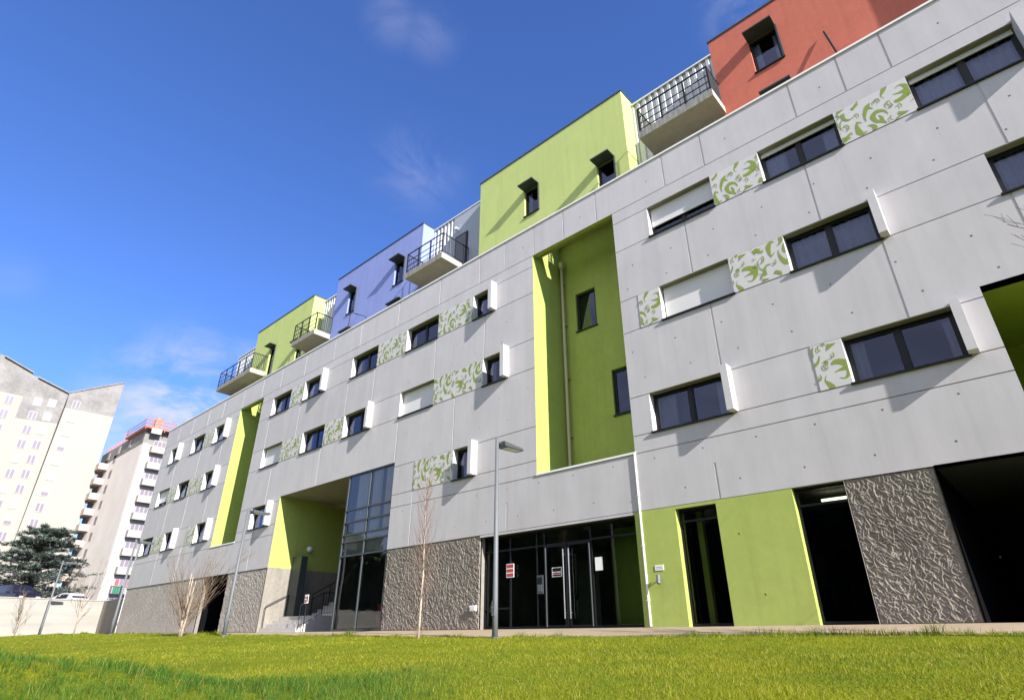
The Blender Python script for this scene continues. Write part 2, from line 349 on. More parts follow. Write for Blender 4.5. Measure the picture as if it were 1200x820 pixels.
cp=MB(); cp.box(XL-.03,XR+.03,-.035,.17,14.203,14.27); cp.build('parapet_coping',M['coping'],B)
# inner core: what stands behind the windows
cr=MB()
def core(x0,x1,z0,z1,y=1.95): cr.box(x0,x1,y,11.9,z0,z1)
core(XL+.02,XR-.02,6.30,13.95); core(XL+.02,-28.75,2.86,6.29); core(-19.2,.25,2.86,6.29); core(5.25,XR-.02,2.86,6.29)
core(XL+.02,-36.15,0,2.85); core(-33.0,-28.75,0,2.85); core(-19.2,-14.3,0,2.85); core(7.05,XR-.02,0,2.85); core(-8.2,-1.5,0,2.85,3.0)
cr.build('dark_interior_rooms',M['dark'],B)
# tall recess shafts, built as painted niches
def shaft(r,wins,dep=1.74):
    mb=MB(); x0,x1,z0,z1=r
    zt=14.2
    mb.poly([(x0+.002,-.001,z0),(x0+.002,dep,z0),(x0+.002,dep,z1-.004),(x0+.002,-.001,z1-.004)]); mb.poly([(x1-.002,-.001,z0),(x1-.002,dep,z0),(x1-.002,dep,z1-.004),(x1-.002,-.001,z1-.004)])
    for x in (x0+.002,x1-.002): mb.poly([(x,.16,z1-.004),(x,dep,z1-.004),(x,dep,zt),(x,.16,zt)])
    # front edges of the side walls are part of the painted niche
    mb.poly([(x0,.0,z0+.002),(x1,.0,z0+.002),(x1,dep,z0+.002),(x0,dep,z0+.002)])
    grid_wall(mb,x0,x1,z0,zt,dep,wins,depth=.16)
    mb.poly([(x0,1.0,14.21),(x1,1.0,14.21),(x1,dep,14.21),(x0,dep,14.21)])
    mb.poly([(x0,.16,12.9),(x1,.16,12.9),(x1,.16,14.2),(x0,.16,14.2)][::-1])
    mb.poly([(x0,.0,z1-.002),(x1,.0,z1-.002),(x1,.16,z1-.002),(x0,.16,z1-.002)])
    o=mb.build('recess_niche',M['green'],B); return o
SW1=[(-11.05,-10.15,9.98,11.62),(-9.72,-8.82,6.36,8.02)]
o=shaft(RECR,SW1); o['label']='tall lime green recess beside the beige pipe'
o=shaft(RECL,[]); o['label']='far narrow lime green recess'
for r in (RECR,RECL):
    c=MB(); c.box(r[0]-.02,r[1]+.02,-.03,.25,4.372,4.43); c.build('recess_ledge',M['coping'],B)

# ---------------------------------------------------------------- windows
def curtain_mesh(x0,x1,z0,z1,y):
    mb=MB(); n=max(4,int((x1-x0)/.035)); p=[]
    for i in range(n+1):
        x=x0+(x1-x0)*i/n; p.append((x,y+.03*math.sin(i*1.25)+.012*math.sin(i*.47)))
    for i in range(n): mb.poly([(p[i][0],p[i][1],z0),(p[i+1][0],p[i+1][1],z0),(p[i+1][0],p[i+1][1],z1),(p[i][0],p[i][1],z1)])
    return mb
def make_window(x0,x1,z0,z1,Y=0,kind=2,sh=0,cur=0,sill=True,dep=.23,fw=.065,gl='glass',parent=B,name='window'):
    e=.002; mb=MB(); x0+=e;x1-=e;z0+=e;z1-=e; ya,yb=Y+dep,Y+dep+.07
    mb.box(x0,x1,ya,yb,z0,z0+fw); mb.box(x0,x1,ya,yb,z1-fw,z1)
    mb.box(x0,x0+fw,ya+.001,yb-.001,z0+fw,z1-fw); mb.box(x1-fw,x1,ya+.001,yb-.001,z0+fw,z1-fw)
    cells=[]
    if kind==2:
        xm=(x0+x1)/2; mb.box(xm-.05,xm+.05,ya+.001,yb-.001,z0+fw,z1-fw); cells=[(x0+fw,xm-.05),(xm+.05,x1-fw)]
    else: cells=[(x0+fw,x1-fw)]
    # inner sash of each light
    for a,b in cells:
        s=.035; mb.box(a,b,ya+.012,yb-.012,z0+fw,z0+fw+s); mb.box(a,b,ya+.012,yb-.012,z1-fw-s,z1-fw); mb.box(a,a+s,ya+.013,yb-.013,z0+fw+s,z1-fw-s); mb.box(b-s,b,ya+.013,yb-.013,z0+fw+s,z1-fw-s)
    w=mb.build(name,M['alu'],parent)
    for a,b in cells:
        p=MB(); p.poly([(a+.035,ya+.04,z0+fw+.035),(b-.035,ya+.04,z0+fw+.035),(b-.035,ya+.04,z1-fw-.035),(a+.035,ya+.04,z1-fw-.035)]); p.build('pane',M[gl],w)
    if sill:
        s=MB(); s.box(x0-.04,x1+.04,Y-.055,Y-.002,z0-.03,z0+.012); s.box(x0,x1,Y-.003,ya,z0,z0+.011); s.build('sill',M['alu'],w)
    if sh:
        s=MB(); H=(z1-z0)*sh; n=max(2,int(H/.045)); zt=z1-.01
        s.box(x0+.03,x1-.03,ya-.045,ya-.03,zt-H,zt)
        s.box(x0+.03,x1-.03,ya-.06,ya-.02,zt-H-.03,zt-H+.002)
        s.build('roller_shutter',M['shutter'],w)
    if cur:
        W=x1-x0
        if cur>=1: curtain_mesh(x0+.08,x1-.08,z0+.08,z1-.05,yb+.12).build('curtain',M['curtain'],w)
        else:
            c=curtain_mesh(x0+.07,x0+.07+W*cur*.55,z0+.07,z1-.05,yb+.08); c2=curtain_mesh(x1-.07-W*cur*.35,x1-.07,z0+.07,z1-.05,yb+.08)
            c.build('curtain',M['curtain'],w); c2.build('curtain',M['curtain'],w)
    return w
for (a,b,r,k,fin,sh,cur) in WIN:
    z0,z1=ROW[r]; w=make_window(a,b,z0,z1,0,k,sh,cur)
    if sh>=.99: w['label']='window closed behind a white roller shutter'
    elif sh>.4: w['label']='window with its roller shutter part way down'
    if fin:
        f=MB(); f.box(b+.003,b+.18,-.30,.001,z0-.0,z1+.075,0); f.build('side_fin',M['fin'],B)
for (a,b,c,d) in SW1: make_window(a,b,c,d,1.74,1,0,0,dep=.08)
# ---------------------------------------------------------------- printed leaf panels
SRC=(-1.12,.57)   # metres of the motif tile
def cz(px,py):    # motif drawing units -> tile (u right, v up), sheared drawing of a leaning panel
    ax,ay=120,405; bx,by=745,90; cx_,cy_=225,670
    ux,uy=bx-ax,by-ay; vx,vy=cx_-ax,cy_-ay; det=ux*vy-uy*vx; qx,qy=px-ax,py-ay
    return ((qx*vy-qy*vx)/det*1.69,1.13-(ux*qy-uy*qx)/det*1.13)
STROKES=[[(660,190,3),(700,158,12),(750,165,34),(772,205,54),(735,255,44),(690,285,36),(660,290,14)],[(648,238,3),(690,225,14),(740,205,40)],
 [(575,172,44),(562,215,30),(550,250,6),(580,268,2)],[(612,398,2),(570,372,20),(510,385,38),(482,425,40),(512,460,24),(560,458,30),(602,472,3)],[(565,460,26),(556,430,20),(530,410,3)],
 [(455,308,2),(432,342,42),(415,390,30),(415,440,12),(432,467,2)],[(430,345,34),(455,352,14),(487,355,2)],[(345,468,3),(345,510,22),(368,555,42),(402,568,26),(438,543,3)],[(348,480,14),(370,476,9),(392,482,2)],
 [(440,500,2),(480,495,20),(503,515,36),(490,545,4)],[(215,632,46),(252,622,46),(274,590,22),(298,568,9),(312,585,2)],[(255,605,22),(280,612,10),(302,608,2)],[(210,410,34),(230,450,20),(270,457,15),(308,435,2)],[(225,445,12),(197,490,8),(205,535,5),(240,549,2)],[(160,402,28),(190,385,18),(225,362,3)],[(155,420,20),(185,440,8),(150,470,3)],
 [(300,365,30),(328,332,26),(345,295,4)],[(325,338,18),(357,318,2)],[(690,378,2),(722,388,32),(777,368,2)],[(712,412,4),(726,386,26)],[(663,457,2),(685,436,24),(690,413,2)],[(800,290,3),(815,266,9),(832,266,3)],[(808,382,3),(830,372,16),(846,350,2)],
 [(620,300,2),(640,330,18),(610,345,4)],[(300,240,2),(330,262,20),(380,240,2)]]
def clip(poly,x0,x1,z0,z1):
    for ax,lim,sg in ((0,x0,1),(0,x1,-1),(1,z0,1),(1,z1,-1)):
        out=[]
        for i in range(len(poly)):
            p,q=poly[i-1],poly[i]; a=(p[ax]-lim)*sg; b=(q[ax]-lim)*sg
            if (a>=0)!=(b>=0):
                t=a/(a-b); out.append((p[0]+(q[0]-p[0])*t,p[1]+(q[1]-p[1])*t))
            if b>=0: out.append(q)
        poly=out
        if len(poly)<3: return None
    return poly
def stroke_quads(st):
    P=[cz(a,b) for a,b,w in st]; Wd=[w*.0031 for a,b,w in st]   # drawing width -> metres
    pts=[];ws=[]
    n=len(P)
    for i in range(n-1):
        p0=P[max(i-1,0)];p1=P[i];p2=P[i+1];p3=P[min(i+2,n-1)]
        for k in range(6):
            t=k/6; f=lambda a,b,c,d: .5*((2*b)+(-a+c)*t+(2*a-5*b+4*c-d)*t*t+(-a+3*b-3*c+d)*t**3)
            pts.append((f(p0[0],p1[0],p2[0],p3[0]),f(p0[1],p1[1],p2[1],p3[1]))); ws.append(Wd[i]+(Wd[i+1]-Wd[i])*t)
    pts.append(P[-1]); ws.append(Wd[-1])
    L_=[];R_=[]
    for i in range(len(pts)):
        a=pts[max(i-1,0)]; b=pts[min(i+1,len(pts)-1)]; dx,dy=b[0]-a[0],b[1]-a[1]; l=math.hypot(dx,dy) or 1
        nx,ny=-dy/l,dx/l; h=ws[i]*.5
        L_.append((pts[i][0]+nx*h,pts[i][1]+ny*h)); R_.append((pts[i][0]-nx*h,pts[i][1]-ny*h))
    return [[L_[i],L_[i+1],R_[i+1],R_[i]] for i in range(len(pts)-1)]
def curl(cx_,cy_,r,a0,turn,w):
    out=[]
    for i in range(9):
        t=i/8; rr=r*(1-.78*t); a=a0+turn*t; out.append((cx_+rr*math.cos(a),cy_+rr*math.sin(a),max(2,w*math.sin(math.pi*min(1,.12+t*.95))**.7)))
    return out
for c in ((255,535,34,3.6,4.6,13),(335,425,26,.4,-4.8,10),(520,300,34,2.6,4.6,14),(612,318,28,5.2,-4.5,12),(640,425,24,1.0,4.6,10),(175,545,28,.2,-4.6,11),(705,335,24,3.2,4.5,10),(255,300,28,1.8,4.4,12)): STROKES.append(curl(*c))
QUADS=[stroke_quads(s) for s in STROKES]
for n,(a,b,r) in enumerate(PAN):
    z0,z1=ROW[r]; W=b-a; mb=MB(); mb.box(a+.003,b-.003,-.012,.002,z0+.004,z1-.004,0)
    k=0; off=[0,.35,0,.2,.5,0,1.0,.9,.0,.3,.1,.4,.2,.95,.15,.6,.3][n]
    tile=1.69
    for k in range(-1,int((W+off)/tile)+2):
        for si,qs in enumerate(QUADS):
            for qi,q in enumerate(qs):
                dy=.0005*si+.00004*qi+(k+2)*.0002
                pl=[]
                for u,v in q:
                    if n in (6,8,13,14): v=1.13-v
                    pl.append((a+u+k*tile-off,z0+.01+v))
                pl=clip(pl,a+.012,b-.012,z0+.012,z1-.012)
                if pl: mb.poly([(x,-.0145-dy*.5,z) for x,z in pl],1)
    mb.build('leaf_print_panel',[M['panelwhite'],M['leafgreen']],B)
# ---------------------------------------------------------------- rock-textured base panels
def relief(xs,zs,seed,dens,sc):
    """height map of a crumpled form-liner: short bent ridges at mixed slants"""
    rg=np.random.default_rng(seed); H=np.zeros((len(zs),len(xs))); dx=xs[1]-xs[0]; dz=zs[1]-zs[0]
    N_=int((xs[-1]-xs[0])*(zs[-1]-zs[0])*dens)
    for _ in range(N_):
        cx,cz_=rg.uniform(xs[0],xs[-1]),rg.uniform(zs[0],zs[-1]); a=np.radians(rg.choice([-52,-52,-30,-75,38,75])+rg.normal(0,13))
        l=rg.uniform(.05,.15)*sc; w=rg.uniform(.011,.021)*sc; bend=rg.uniform(-3.5,3.5)/sc; amp=rg.uniform(.45,1.0); R_=l*1.9
        i0,i1=np.searchsorted(xs,[cx-R_,cx+R_]); j0,j1=np.searchsorted(zs,[cz_-R_,cz_+R_])
        if i1-i0<2 or j1-j0<2: continue
        X,Z=np.meshgrid(xs[i0:i1]-cx,zs[j0:j1]-cz_); u=X*np.cos(a)+Z*np.sin(a); v=-X*np.sin(a)+Z*np.cos(a)+bend*u*u
        h=amp*np.exp(-(u/l)**4)*np.exp(-np.abs(v/w)**1.5)
        H[j0:j1,i0:i1]=np.maximum(H[j0:j1,i0:i1],h)
    return H
for i,(x0,x1,z0,z1) in enumerate(rocks):
    st=[.0105,.0155,.022,.03][i]; amp=[.042,.045,.034,.022][i]
    nx=int((x1-x0)/st); nz=int((z1-z0)/st); v=[];f=[]
    xs=np.linspace(x0+.003,x1-.003,nx+1); zs=np.linspace(z0+.002,z1-.002,nz+1)
    Hm=relief(xs,zs,40+i,[520,430,220,150][i],[1.0,1.0,1.3,1.5][i])*amp
    Hm[0]=Hm[-1]=0; Hm[:,0]=Hm[:,-1]=0
    Xg,Zg=np.meshgrid(xs,zs); v=np.stack([Xg.ravel(),(.05-Hm).ravel(),Zg.ravel()],1).tolist()
    for j in range(nz):
        for k in range(nx):
            a=j*(nx+1)+k; f.append((a,a+1,a+nx+2,a+nx+1))
    me=bpy.data.meshes.new('rock_relief_panel'); me.from_pydata(v,[],f); me.materials.append(M['rock' if i<2 else 'rockfine']); me.polygons.foreach_set('use_smooth',[True]*len(f)); me.update()
    o=bpy.data.objects.new('rock_relief_panel',me); COL.objects.link(o); o.parent=B
# ---------------------------------------------------------------- rooms / niches on the ground floor
def room(name,x0,x1,z0,z1,ya,yb,mw,mf,mc,mb_=None,label=None):
    r=MB(); r.poly([(x0,ya,z0),(x0,yb,z0),(x0,yb,z1),(x0,ya,z1)],0); r.poly([(x1,ya,z0),(x1,yb,z0),(x1,yb,z1),(x1,ya,z1)],0)
    r.poly([(x0,yb,z0),(x1,yb,z0),(x1,yb,z1),(x0,yb,z1)],3); r.poly([(x0,ya,z0+.003),(x1,ya,z0+.003),(x1,yb,z0+.003),(x0,yb,z0+.003)],1); r.poly([(x0,ya,z1),(x1,ya,z1),(x1,yb,z1),(x0,yb,z1)],2)
    o=r.build(name,[M[mw],M[mf],M[mc],M[mb_ or mw]],B)
    if label: o['label']=label
    return o
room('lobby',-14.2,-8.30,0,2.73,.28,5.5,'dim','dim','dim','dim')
room('covered_passage',-1.445,7.0,0,2.83,.0,9,'dark','dark','alu2','dark')
room('side_entry',-36.10,-33.05,0,2.82,.28,4.5,'dark','dark','alu2','dark')
q=MB(); q.box(-34.6,-34.1,3.6,3.9,0,2.8); q.build('green_pier',M['green'],B)
q=MB(); q.box(-34.1,-33.1,4.2,4.3,0.01,2.3); q.build('inner_door',M['alu2'],B)
room('upper_niche',.31,5.2,3.45,6.26,.0,4,'green','green','green','green',label='dark lime green opening at the right end')
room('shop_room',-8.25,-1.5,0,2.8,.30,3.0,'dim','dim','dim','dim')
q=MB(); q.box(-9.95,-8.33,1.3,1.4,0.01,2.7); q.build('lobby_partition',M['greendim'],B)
q=MB(); q.box(-12.8,-11.9,3.4,3.5,0.01,2.2); q.box(-13.9,-13.1,4.2,4.6,.01,1.0); q.build('lobby_cupboard',M['dim'],B)
# passage details: twin wall lights
q=MB(); q.box(-1.25,-1.21,5.0,5.06,1.5,1.56); q.sphere((-.2,8.7,1.95),.09); q.sphere((-.2,8.7,1.72),.09); q.build('passage_light',M['white'],B)
# ---------------------------------------------------------------- entrance glazing
def glazing(name,x0,x1,z0,z1,Y,vs,hs,gl,fw=.05,fm='alu',dep=.08,label=None):
    """vs: mullion x list; hs: list of (xa,xb,z)"""
    mb=MB(); e=.003; x0+=e;x1-=e;z1-=e
    mb.box(x0,x1,Y,Y+dep,z0,z0+fw); mb.box(x0,x1,Y,Y+dep,z1-fw,z1); 
    vv=[x0+fw/2]+list(vs)+[x1-fw/2]
    for x in vv: mb.box(x-fw/2,x+fw/2,Y+.001,Y+dep-.001,z0+fw,z1-fw)
    for a,b,z in hs: mb.box(a,b,Y+.002,Y+dep-.002,z-fw/2,z+fw/2)
    w=mb.build(name,M[fm],B)
    if label: w['label']=label
    for a,b in zip(vv[:-1],vv[1:]):
        z=[z0+fw]+sorted(h[2] for h in hs if h[0]<(a+b)/2<h[1])+[z1-fw]
        for c,d in zip(z[:-1],z[1:]):
            p=MB(); p.poly([(a+.02,Y+.045,c+.02),(b-.02,Y+.045,c+.02),(b-.02,Y+.045,d-.02),(a+.02,Y+.045,d-.02)]); p.build('pane',M[gl],w)
    return w
gE=glazing('entrance_glazing',-14.2,-8.30,.02,2.73,.24,[-13.06,-11.96,-11.66,-9.95],[(-14.2,-13.06,2.28),(-13.06,-11.96,2.28),(-11.96,-11.66,2.28),(-11.66,-9.95,2.28),(-9.95,-8.3,2.30),(-14.2,-13.06,.58)],'glassdk')
# double entrance door leaves with steel edges and pull handles
for (xa,xb,hx) in ((-11.62,-10.80,-10.88),(-10.76,-9.98,-10.68)):
    d=MB(); Y=.205; t=.06
    d.box(xa,xb,Y,Y+.03,.03,.03+t); d.box(xa,xb,Y,Y+.03,2.2,2.2+t); d.box(xa,xa+t,Y,Y+.03,.09,2.2); d.box(xb-t,xb,Y,Y+.03,.09,2.2)
    dl=d.build('entrance_door',M['alu'],B)
    p=MB(); p.poly([(xa+t,Y+.015,.09),(xb-t,Y+.015,.09),(xb-t,Y+.015,2.2),(xa+t,Y+.015,2.2)]); p.build('pane',M['glassdk'],dl)
    h=MB(); h.tube([(hx,.13,.25),(hx,.13,2.1)],.016,8); h.tube([(hx,.13,.4),(hx,.21,.4)],.01,6); h.tube([(hx,.13,1.95),(hx,.21,1.95)],.01,6); h.build('pull_handle',M['silver'],dl)
for a_,b_ in ((-11.60,-11.575),(-9.995,-9.97)):
    q=MB(); q.box(a_,b_,.19,.204,.05,2.2); q.build('door_edge_strip',M['silver'],B)
q=MB(); q.box(-11.93,-11.70,.18,.239,.93,1.44); q.box(-11.90,-11.73,.172,.181,1.2,1.38,1); 
for i in range(4):
    for j in range(3): q.box(-11.885+.055*j,-11.85+.055*j,.17,.181,1.0+.045*i,1.03+.045*i,2)
ic=q.build('intercom_panel',[M['alu2'],M['alu'],M['silver']],B)
glazing('narrow_glazing',-7.10,-6.01,.02,2.72,.17,[],[(-7.1,-6.01,2.42)],'glassdk',label='narrow dark glazed bay between green walls')
glazing('narrow_glazing',-4.19,-3.10,.02,2.80,.17,[],[(-4.19,-3.1,2.42)],'glassdk',label='narrow dark glazed bay beside the rock panel')
q=MB(); q.tube([(-3.85,.9,2.62),(-2.65,.9,2.62)],.03,8); q.build('ceiling_tube',M['tube'],B)
q=MB(); q.box(-6.85,-6.7,.6,.75,.01,2.7); q.build('room_post',M['green'],B)
# curtain wall at the stair porch
glazing('curtain_wall',-22.58,-19.28,.02,6.22,.03,[-20.95],[(-22.58,-19.28,4.68),(-22.58,-19.28,3.65),(-22.58,-19.28,3.36),(-22.58,-19.28,2.80),(-22.58,-19.28,4.17)],'glassblue',.06,'alu2')
q=MB(); q.box(-22.5,-19.3,.13,.15,3.37,3.63,0); q.box(-22.5,-19.3,.13,.15,2.83,3.34,1); q.build('spandrel_panel',[M['shutter'],M['greyclad']],B)
for a,b,c,d in ((-21.95,-21.05,3.7,6.15),(-20.85,-20.25,3.7,6.15),(-19.95,-19.35,3.7,6.15)): curtain_mesh(a,b,c,d,.16).build('curtain',M['curtain'],B)
room('stair_hall',-22.5,-19.30,0,2.8,.16,5,'dim','dim','dim','dim'); room('upper_hall',-22.5,-19.30,3.37,6.2,.16,5,'dim','dim','dim','dim')
q=MB(); q.box(-21.2,-19.5,1.2,1.8,.01,1.0); q.build('hall_bench',M['redsign'],B)
q=MB(); q.poly([(-22.575,.12,0),(-22.575,5,0),(-22.575,5,6.2),(-22.575,.12,6.2)]); q.build('hall_side_wall',M['alu2'],B)
# porch: green upper walls on rough concrete, soffit, floor
q=MB(); x0,x1,z1,yb=-28.73,-22.58,6.22,6.0; zb=2.84
q.poly([(x0+.002,-.001,zb),(x0+.002,yb,zb),(x0+.002,yb,z1),(x0+.002,-.001,z1)],0); q.poly([(x0+.002,-.001,0),(x0+.002,yb,0),(x0+.002,yb,zb),(x0+.002,-.001,zb)],1)
q.poly([(x0,yb,zb),(x1,yb,zb),(x1,yb,z1),(x0,yb,z1)],0); q.poly([(x0,yb,0),(x1,yb,0),(x1,yb,zb),(x0,yb,zb)],1)
q.poly([(x0,-.0,z1-.002),(x1,-.0,z1-.002),(x1,yb,z1-.002),(x0,yb,z1-.002)],2); q.poly([(x0,0,.004),(x1,0,.004),(x1,yb,.004),(x0,yb,.004)],3)
q.box(x0+.05,x1-.05,2.9,3.1,5.95,6.21,2)
q.build('stair_porch',[M['green'],M['rough'],M['soffit'],M['step']],B)
# stairs
q=MB(); n=4; 
for i in range(n): q.box(-28.70,-25.45-.04*i,.12+.30*i,6.0 if i==n-1 else .12+.30*(i+1)+.001,.004,.17*(i+1))
zz=.68
for i in range(9): q.box(-27.9,-25.2,2.2+.29*i,5.99,zz+.17*i+.001,zz+.17*(i+1))
q.build('porch_stairs',M['step'],B)
def railing(pts,h,parent,bars=.0,name='handrail',post=1.0):
    mb=MB()
    mb.tube([(a,b,c+h) for a,b,c in pts],.022,8)
    for (p,q_) in zip(pts[:-1],pts[1:]):
        L_=math.dist(p,q_); n=max(1,round(L_/post))
        for i in range(n+1):
            t=i/n; c=[p[k]+(q_[k]-p[k])*t for k in range(3)]; mb.tube([c,(c[0],c[1],c[2]+h)],.018,6)
        if bars:
            mb.tube([(p[0],p[1],p[2]+.12),(q_[0],q_[1],q_[2]+.12)],.012,6); n=int(L_/bars)
            for i in range(1,n):
                t=i/n; c=[p[k]+(q_[k]-p[k])*t for k in range(3)]; mb.tube([(c[0],c[1],c[2]+.12),(c[0],c[1],c[2]+h)],.008,4)
    return mb.build(name,M['rail'],parent)
railing([(-28.55,.15,.1),(-28.55,1.2,.65)],1.0,B); railing([(-28.0,2.2,.75),(-28.0,4.9,2.2)],.95,B)
railing([(-25.35,.15,.1),(-25.35,1.2,.65),(-25.25,2.2,.7),(-25.25,4.9,2.2)],.95,B,.12)
q=MB(); q.box(-28.725,-27.85,1.22,1.55,.69,3.38); q.build('porch_door_leaf',M['darkcap'],B)
q=MB(); q.sphere((-28.62,2.0,3.83),.15,n=14,k=10); q.tube([(-28.73,2.0,3.83),(-28.6,2.0,3.83)],.06,8); q.build('globe_light',M['white'],B,True)

# pipes
q=MB(); q.tube([(-8.12,-.014,4.37),(-8.12,-.014,.02)],.03,10)
for z in (.6,1.9,3.2): q.box(-8.165,-8.075,-.047,.0,z,z+.02)
q.build('drainpipe',M['pvc'],B,False)
q=MB(); q.tube([(-11.52,1.55,12.95),(-11.52,1.55,4.39)],.055,10); q.tube([(-11.52,1.55,12.95),(-11.52,1.55,13.2)],.1,10)
for z in (6,8.2,10.4,12.3): q.box(-11.59,-11.45,1.55,1.74,z,z+.03)
q.build('downpipe',M['beige'],B)
# spotlight on the green wall
q=MB(); q.tube([(-7.72,-.0,1.10),(-7.72,-.11,1.10)],.018,8); q.tube([(-7.73,-.09,1.17),(-7.71,-.15,.97)],.048,12); q.build('wall_spotlight',M['galv'],B)

# ---------------------------------------------------------------- attic
def attic(name,x0,x1,y0,z1,wm,label,wins,lows=(),p=.45,zb=14.2):
    mb=MB(); allw=list(wins)+list(lows)
    grid_wall(mb,x0,x1,zb,z1,y0,[w for w in allw],depth=.22)
    mb.poly([(x0,y0,zb),(x0,9,zb),(x0,9,z1),(x0,y0,z1)]); mb.poly([(x1,y0,zb),(x1,9,zb),(x1,9,z1),(x1,y0,z1)]); mb.poly([(x0,9,zb),(x1,9,zb),(x1,9,z1),(x0,9,z1)]); mb.poly([(x0,y0,z1),(x1,y0,z1),(x1,9,z1),(x0,9,z1)])
    a=mb.build(name,wm,B); a['label']=label
    c=MB(); c.box(x0-.03,x1+.03,y0-.03,y0+.12,z1+.002,z1+.06); c.box(x1-.09,x1+.03,y0+.12,9,z1+.002,z1+.06); c.box(x0-.03,x0+.09,y0+.12,9,z1+.002,z1+.06); c.build('roof_edge',M['darkcap'],a)
    i=MB(); i.box(x0+.3,x1-.3,y0+.9,8.8,zb+.02,z1-.05); i.build('attic_room',M['dark'],a)
    for k,w in enumerate(allw):
        win=make_window(*w,y0,1,0,0 if k%2 else .4,dep=.12,fw=.05,sill=True)
        h=MB(); h.box(w[0]-.02,w[1]+.02,y0-p,y0+.10,w[3]-.003,w[3]+.05); h.box(w[1]-.0,w[1]+.05,y0-.06,y0+.1,w[2],w[3]-.004); h.build('window_hood',M['darkcap'],win)
    return a
attic('attic_block',-15.73,-7.75,1.0,19.55,M['green2'],'lime green attic block',[(-12.94,-12.15,15.98,17.42),(-9.15,-8.36,14.9,16.43)])
attic('attic_block',-28.10,-20.02,1.0,19.50,M['blue'],'periwinkle blue attic block',[(-26.62,-25.86,16.45,17.98),(-22.25,-21.4,16.5,17.98)],[(-22.1,-21.05,14.35,15.12),(-26.5,-25.45,14.35,15.08)])
attic('attic_block',-38.50,-30.87,1.0,19.55,M['green2'],'far lime green attic block',[(-35.95,-35.15,15.35,17.42),(-32.25,-31.4,14.9,16.43)])
attic('attic_block',-4.08,8.6,1.0,19.02,M['red'],'brick red attic block',[(-2.82,-1.93,16.36,17.9)],[(-2.8,-1.9,14.3,15.03)])
q=MB(); q.box(3.3,8.5,.48,6,14.2,21.5); o=q.build('attic_block',M['red'],B); o['label']='taller unseen red block at the right end, added for its shadow'  # off-frame block added and placed so its shadow falls on the red attic
def corrwall(x0,x1,y,z0,z1,flat=None):
    mb=MB(); pit=.27; x=x0
    prof=[(0,0),(.10,0),(.135,.06),(.235,.06),(.27,0)]
    end=flat if flat is not None else x1
    while x<end-.001:
        for (a,da),(b,db) in zip(prof[:-1],prof[1:]):
            xa=min(x+a,end); xb=min(x+b,end)
            if xb-xa>.0005: mb.poly([(xa,y+da,z0),(xb,y+db,z0),(xb,y+db,z1),(xa,y+da,z1)])
        x+=pit
    if flat is not None: mb.poly([(flat,y-.01,z0),(x1,y-.01,z0),(x1,y-.01,z1),(flat,y-.01,z1)],1)
    mb.poly([(x0,y,z1),(x1,y,z1),(x1,9,z1),(x0,9,z1)],0); mb.poly([(x0+.001,y,z0),(x0+.001,9,z0),(x0+.001,9,z1),(x0+.001,y,z1)],1)
    o=mb.build('corrugated_wall',[M['corr'],M['greyclad']],B)
    c=MB(); c.box(x0+.01,x1-.01,y-.04,y+.12,z1+.002,z1+.06); c.build('roof_edge',M['coping'],o); return o
corrwall(-7.75,-4.08,1.75,14.2,19.3); cw2=corrwall(-20.02,-15.73,1.75,14.2,19.4,-18.4); corrwall(-30.87,-28.10,1.75,14.2,19.35); corrwall(-43.2,-38.5,1.75,14.2,19.25)
q=MB(); q.box(-18.2,-17.32,1.68,1.738,15.75,18.0); q.box(-18.12,-17.4,1.665,1.681,15.8,17.9,1); q.build('balcony_door',[M['alu'],M['carglass']],B)
q=MB(); q.sphere((-18.1,1.62,18.45),.11); q.build('globe_light',M['white'],B,True)
def balcony(x0,x1,yb=1.75):
    mb=MB(); mb.box(x0,x1,.0,yb,15.42,15.72,0,skip='fr'); mb.poly([(x0,0,15.42),(x1,0,15.42),(x1,0,15.72),(x0,0,15.72)],1); mb.poly([(x1,0,15.42),(x1,yb,15.42),(x1,yb,15.72),(x1,0,15.72)],0)
    b=mb.build('balcony',[M['slab'],M['fascia']],B)
    r=MB(); zt=16.85; z0=15.72; ya=.05; xa,xb=x0+.05,x1-.05
    r.tube([(xa,yb-.05,zt),(xa,ya,zt),(xb,ya,zt),(xb,yb-.05,zt)],.032,8)
    for z in (z0+.14,z0+.42,z0+.72): r.tube([(xa,ya,z),(xb,ya,z)],.019,6)
    n=max(2,round((xb-xa)/.95))
    for i in range(n+1):
        x=xa+(xb-xa)*i/n; r.box(x-.028,x+.028,ya-.028,ya+.028,z0-.1,zt)
    for x in (xa,xb):
        r.tube([(x,ya,z0+.14),(x,yb-.05,z0+.14)],.012,6); k=int((yb-.1)/.11)
        for i in range(1,k+1):
            y=ya+(yb-.1)*i/k; r.tube([(x,y,z0+.14),(x,y,zt)],.013,5)
    k=int((xb-xa)/.45)
    for i in range(1,k):
        x=xa+(xb-xa)*i/k; r.tube([(x,ya,z0+.14),(x,ya,z0+.42)],.008,4)
    r.build('railing',M['rail'],b)
    return b
for a,b in ((-6.73,-4.0),(-19.85,-17.15),(-30.75,-28.15),(-41.23,-36.07)): balcony(a,b)
q=MB(); q.tube([(-25.3,.98,15.95),(-25.3,.5,15.9),(-25.3,.45,14.28)],.02,6); q.tube([(-25.3,.5,15.9),(-23.7,.45,15.0),(-23.2,.45,14.28)],.016,6); q.build('roof_guard',M['rail'],B)
q=MB(); q.tube([(-.72,.93,16.35),(-.52,.4,14.28)],.028,6); q.build('roof_stay',M['rail'],B)

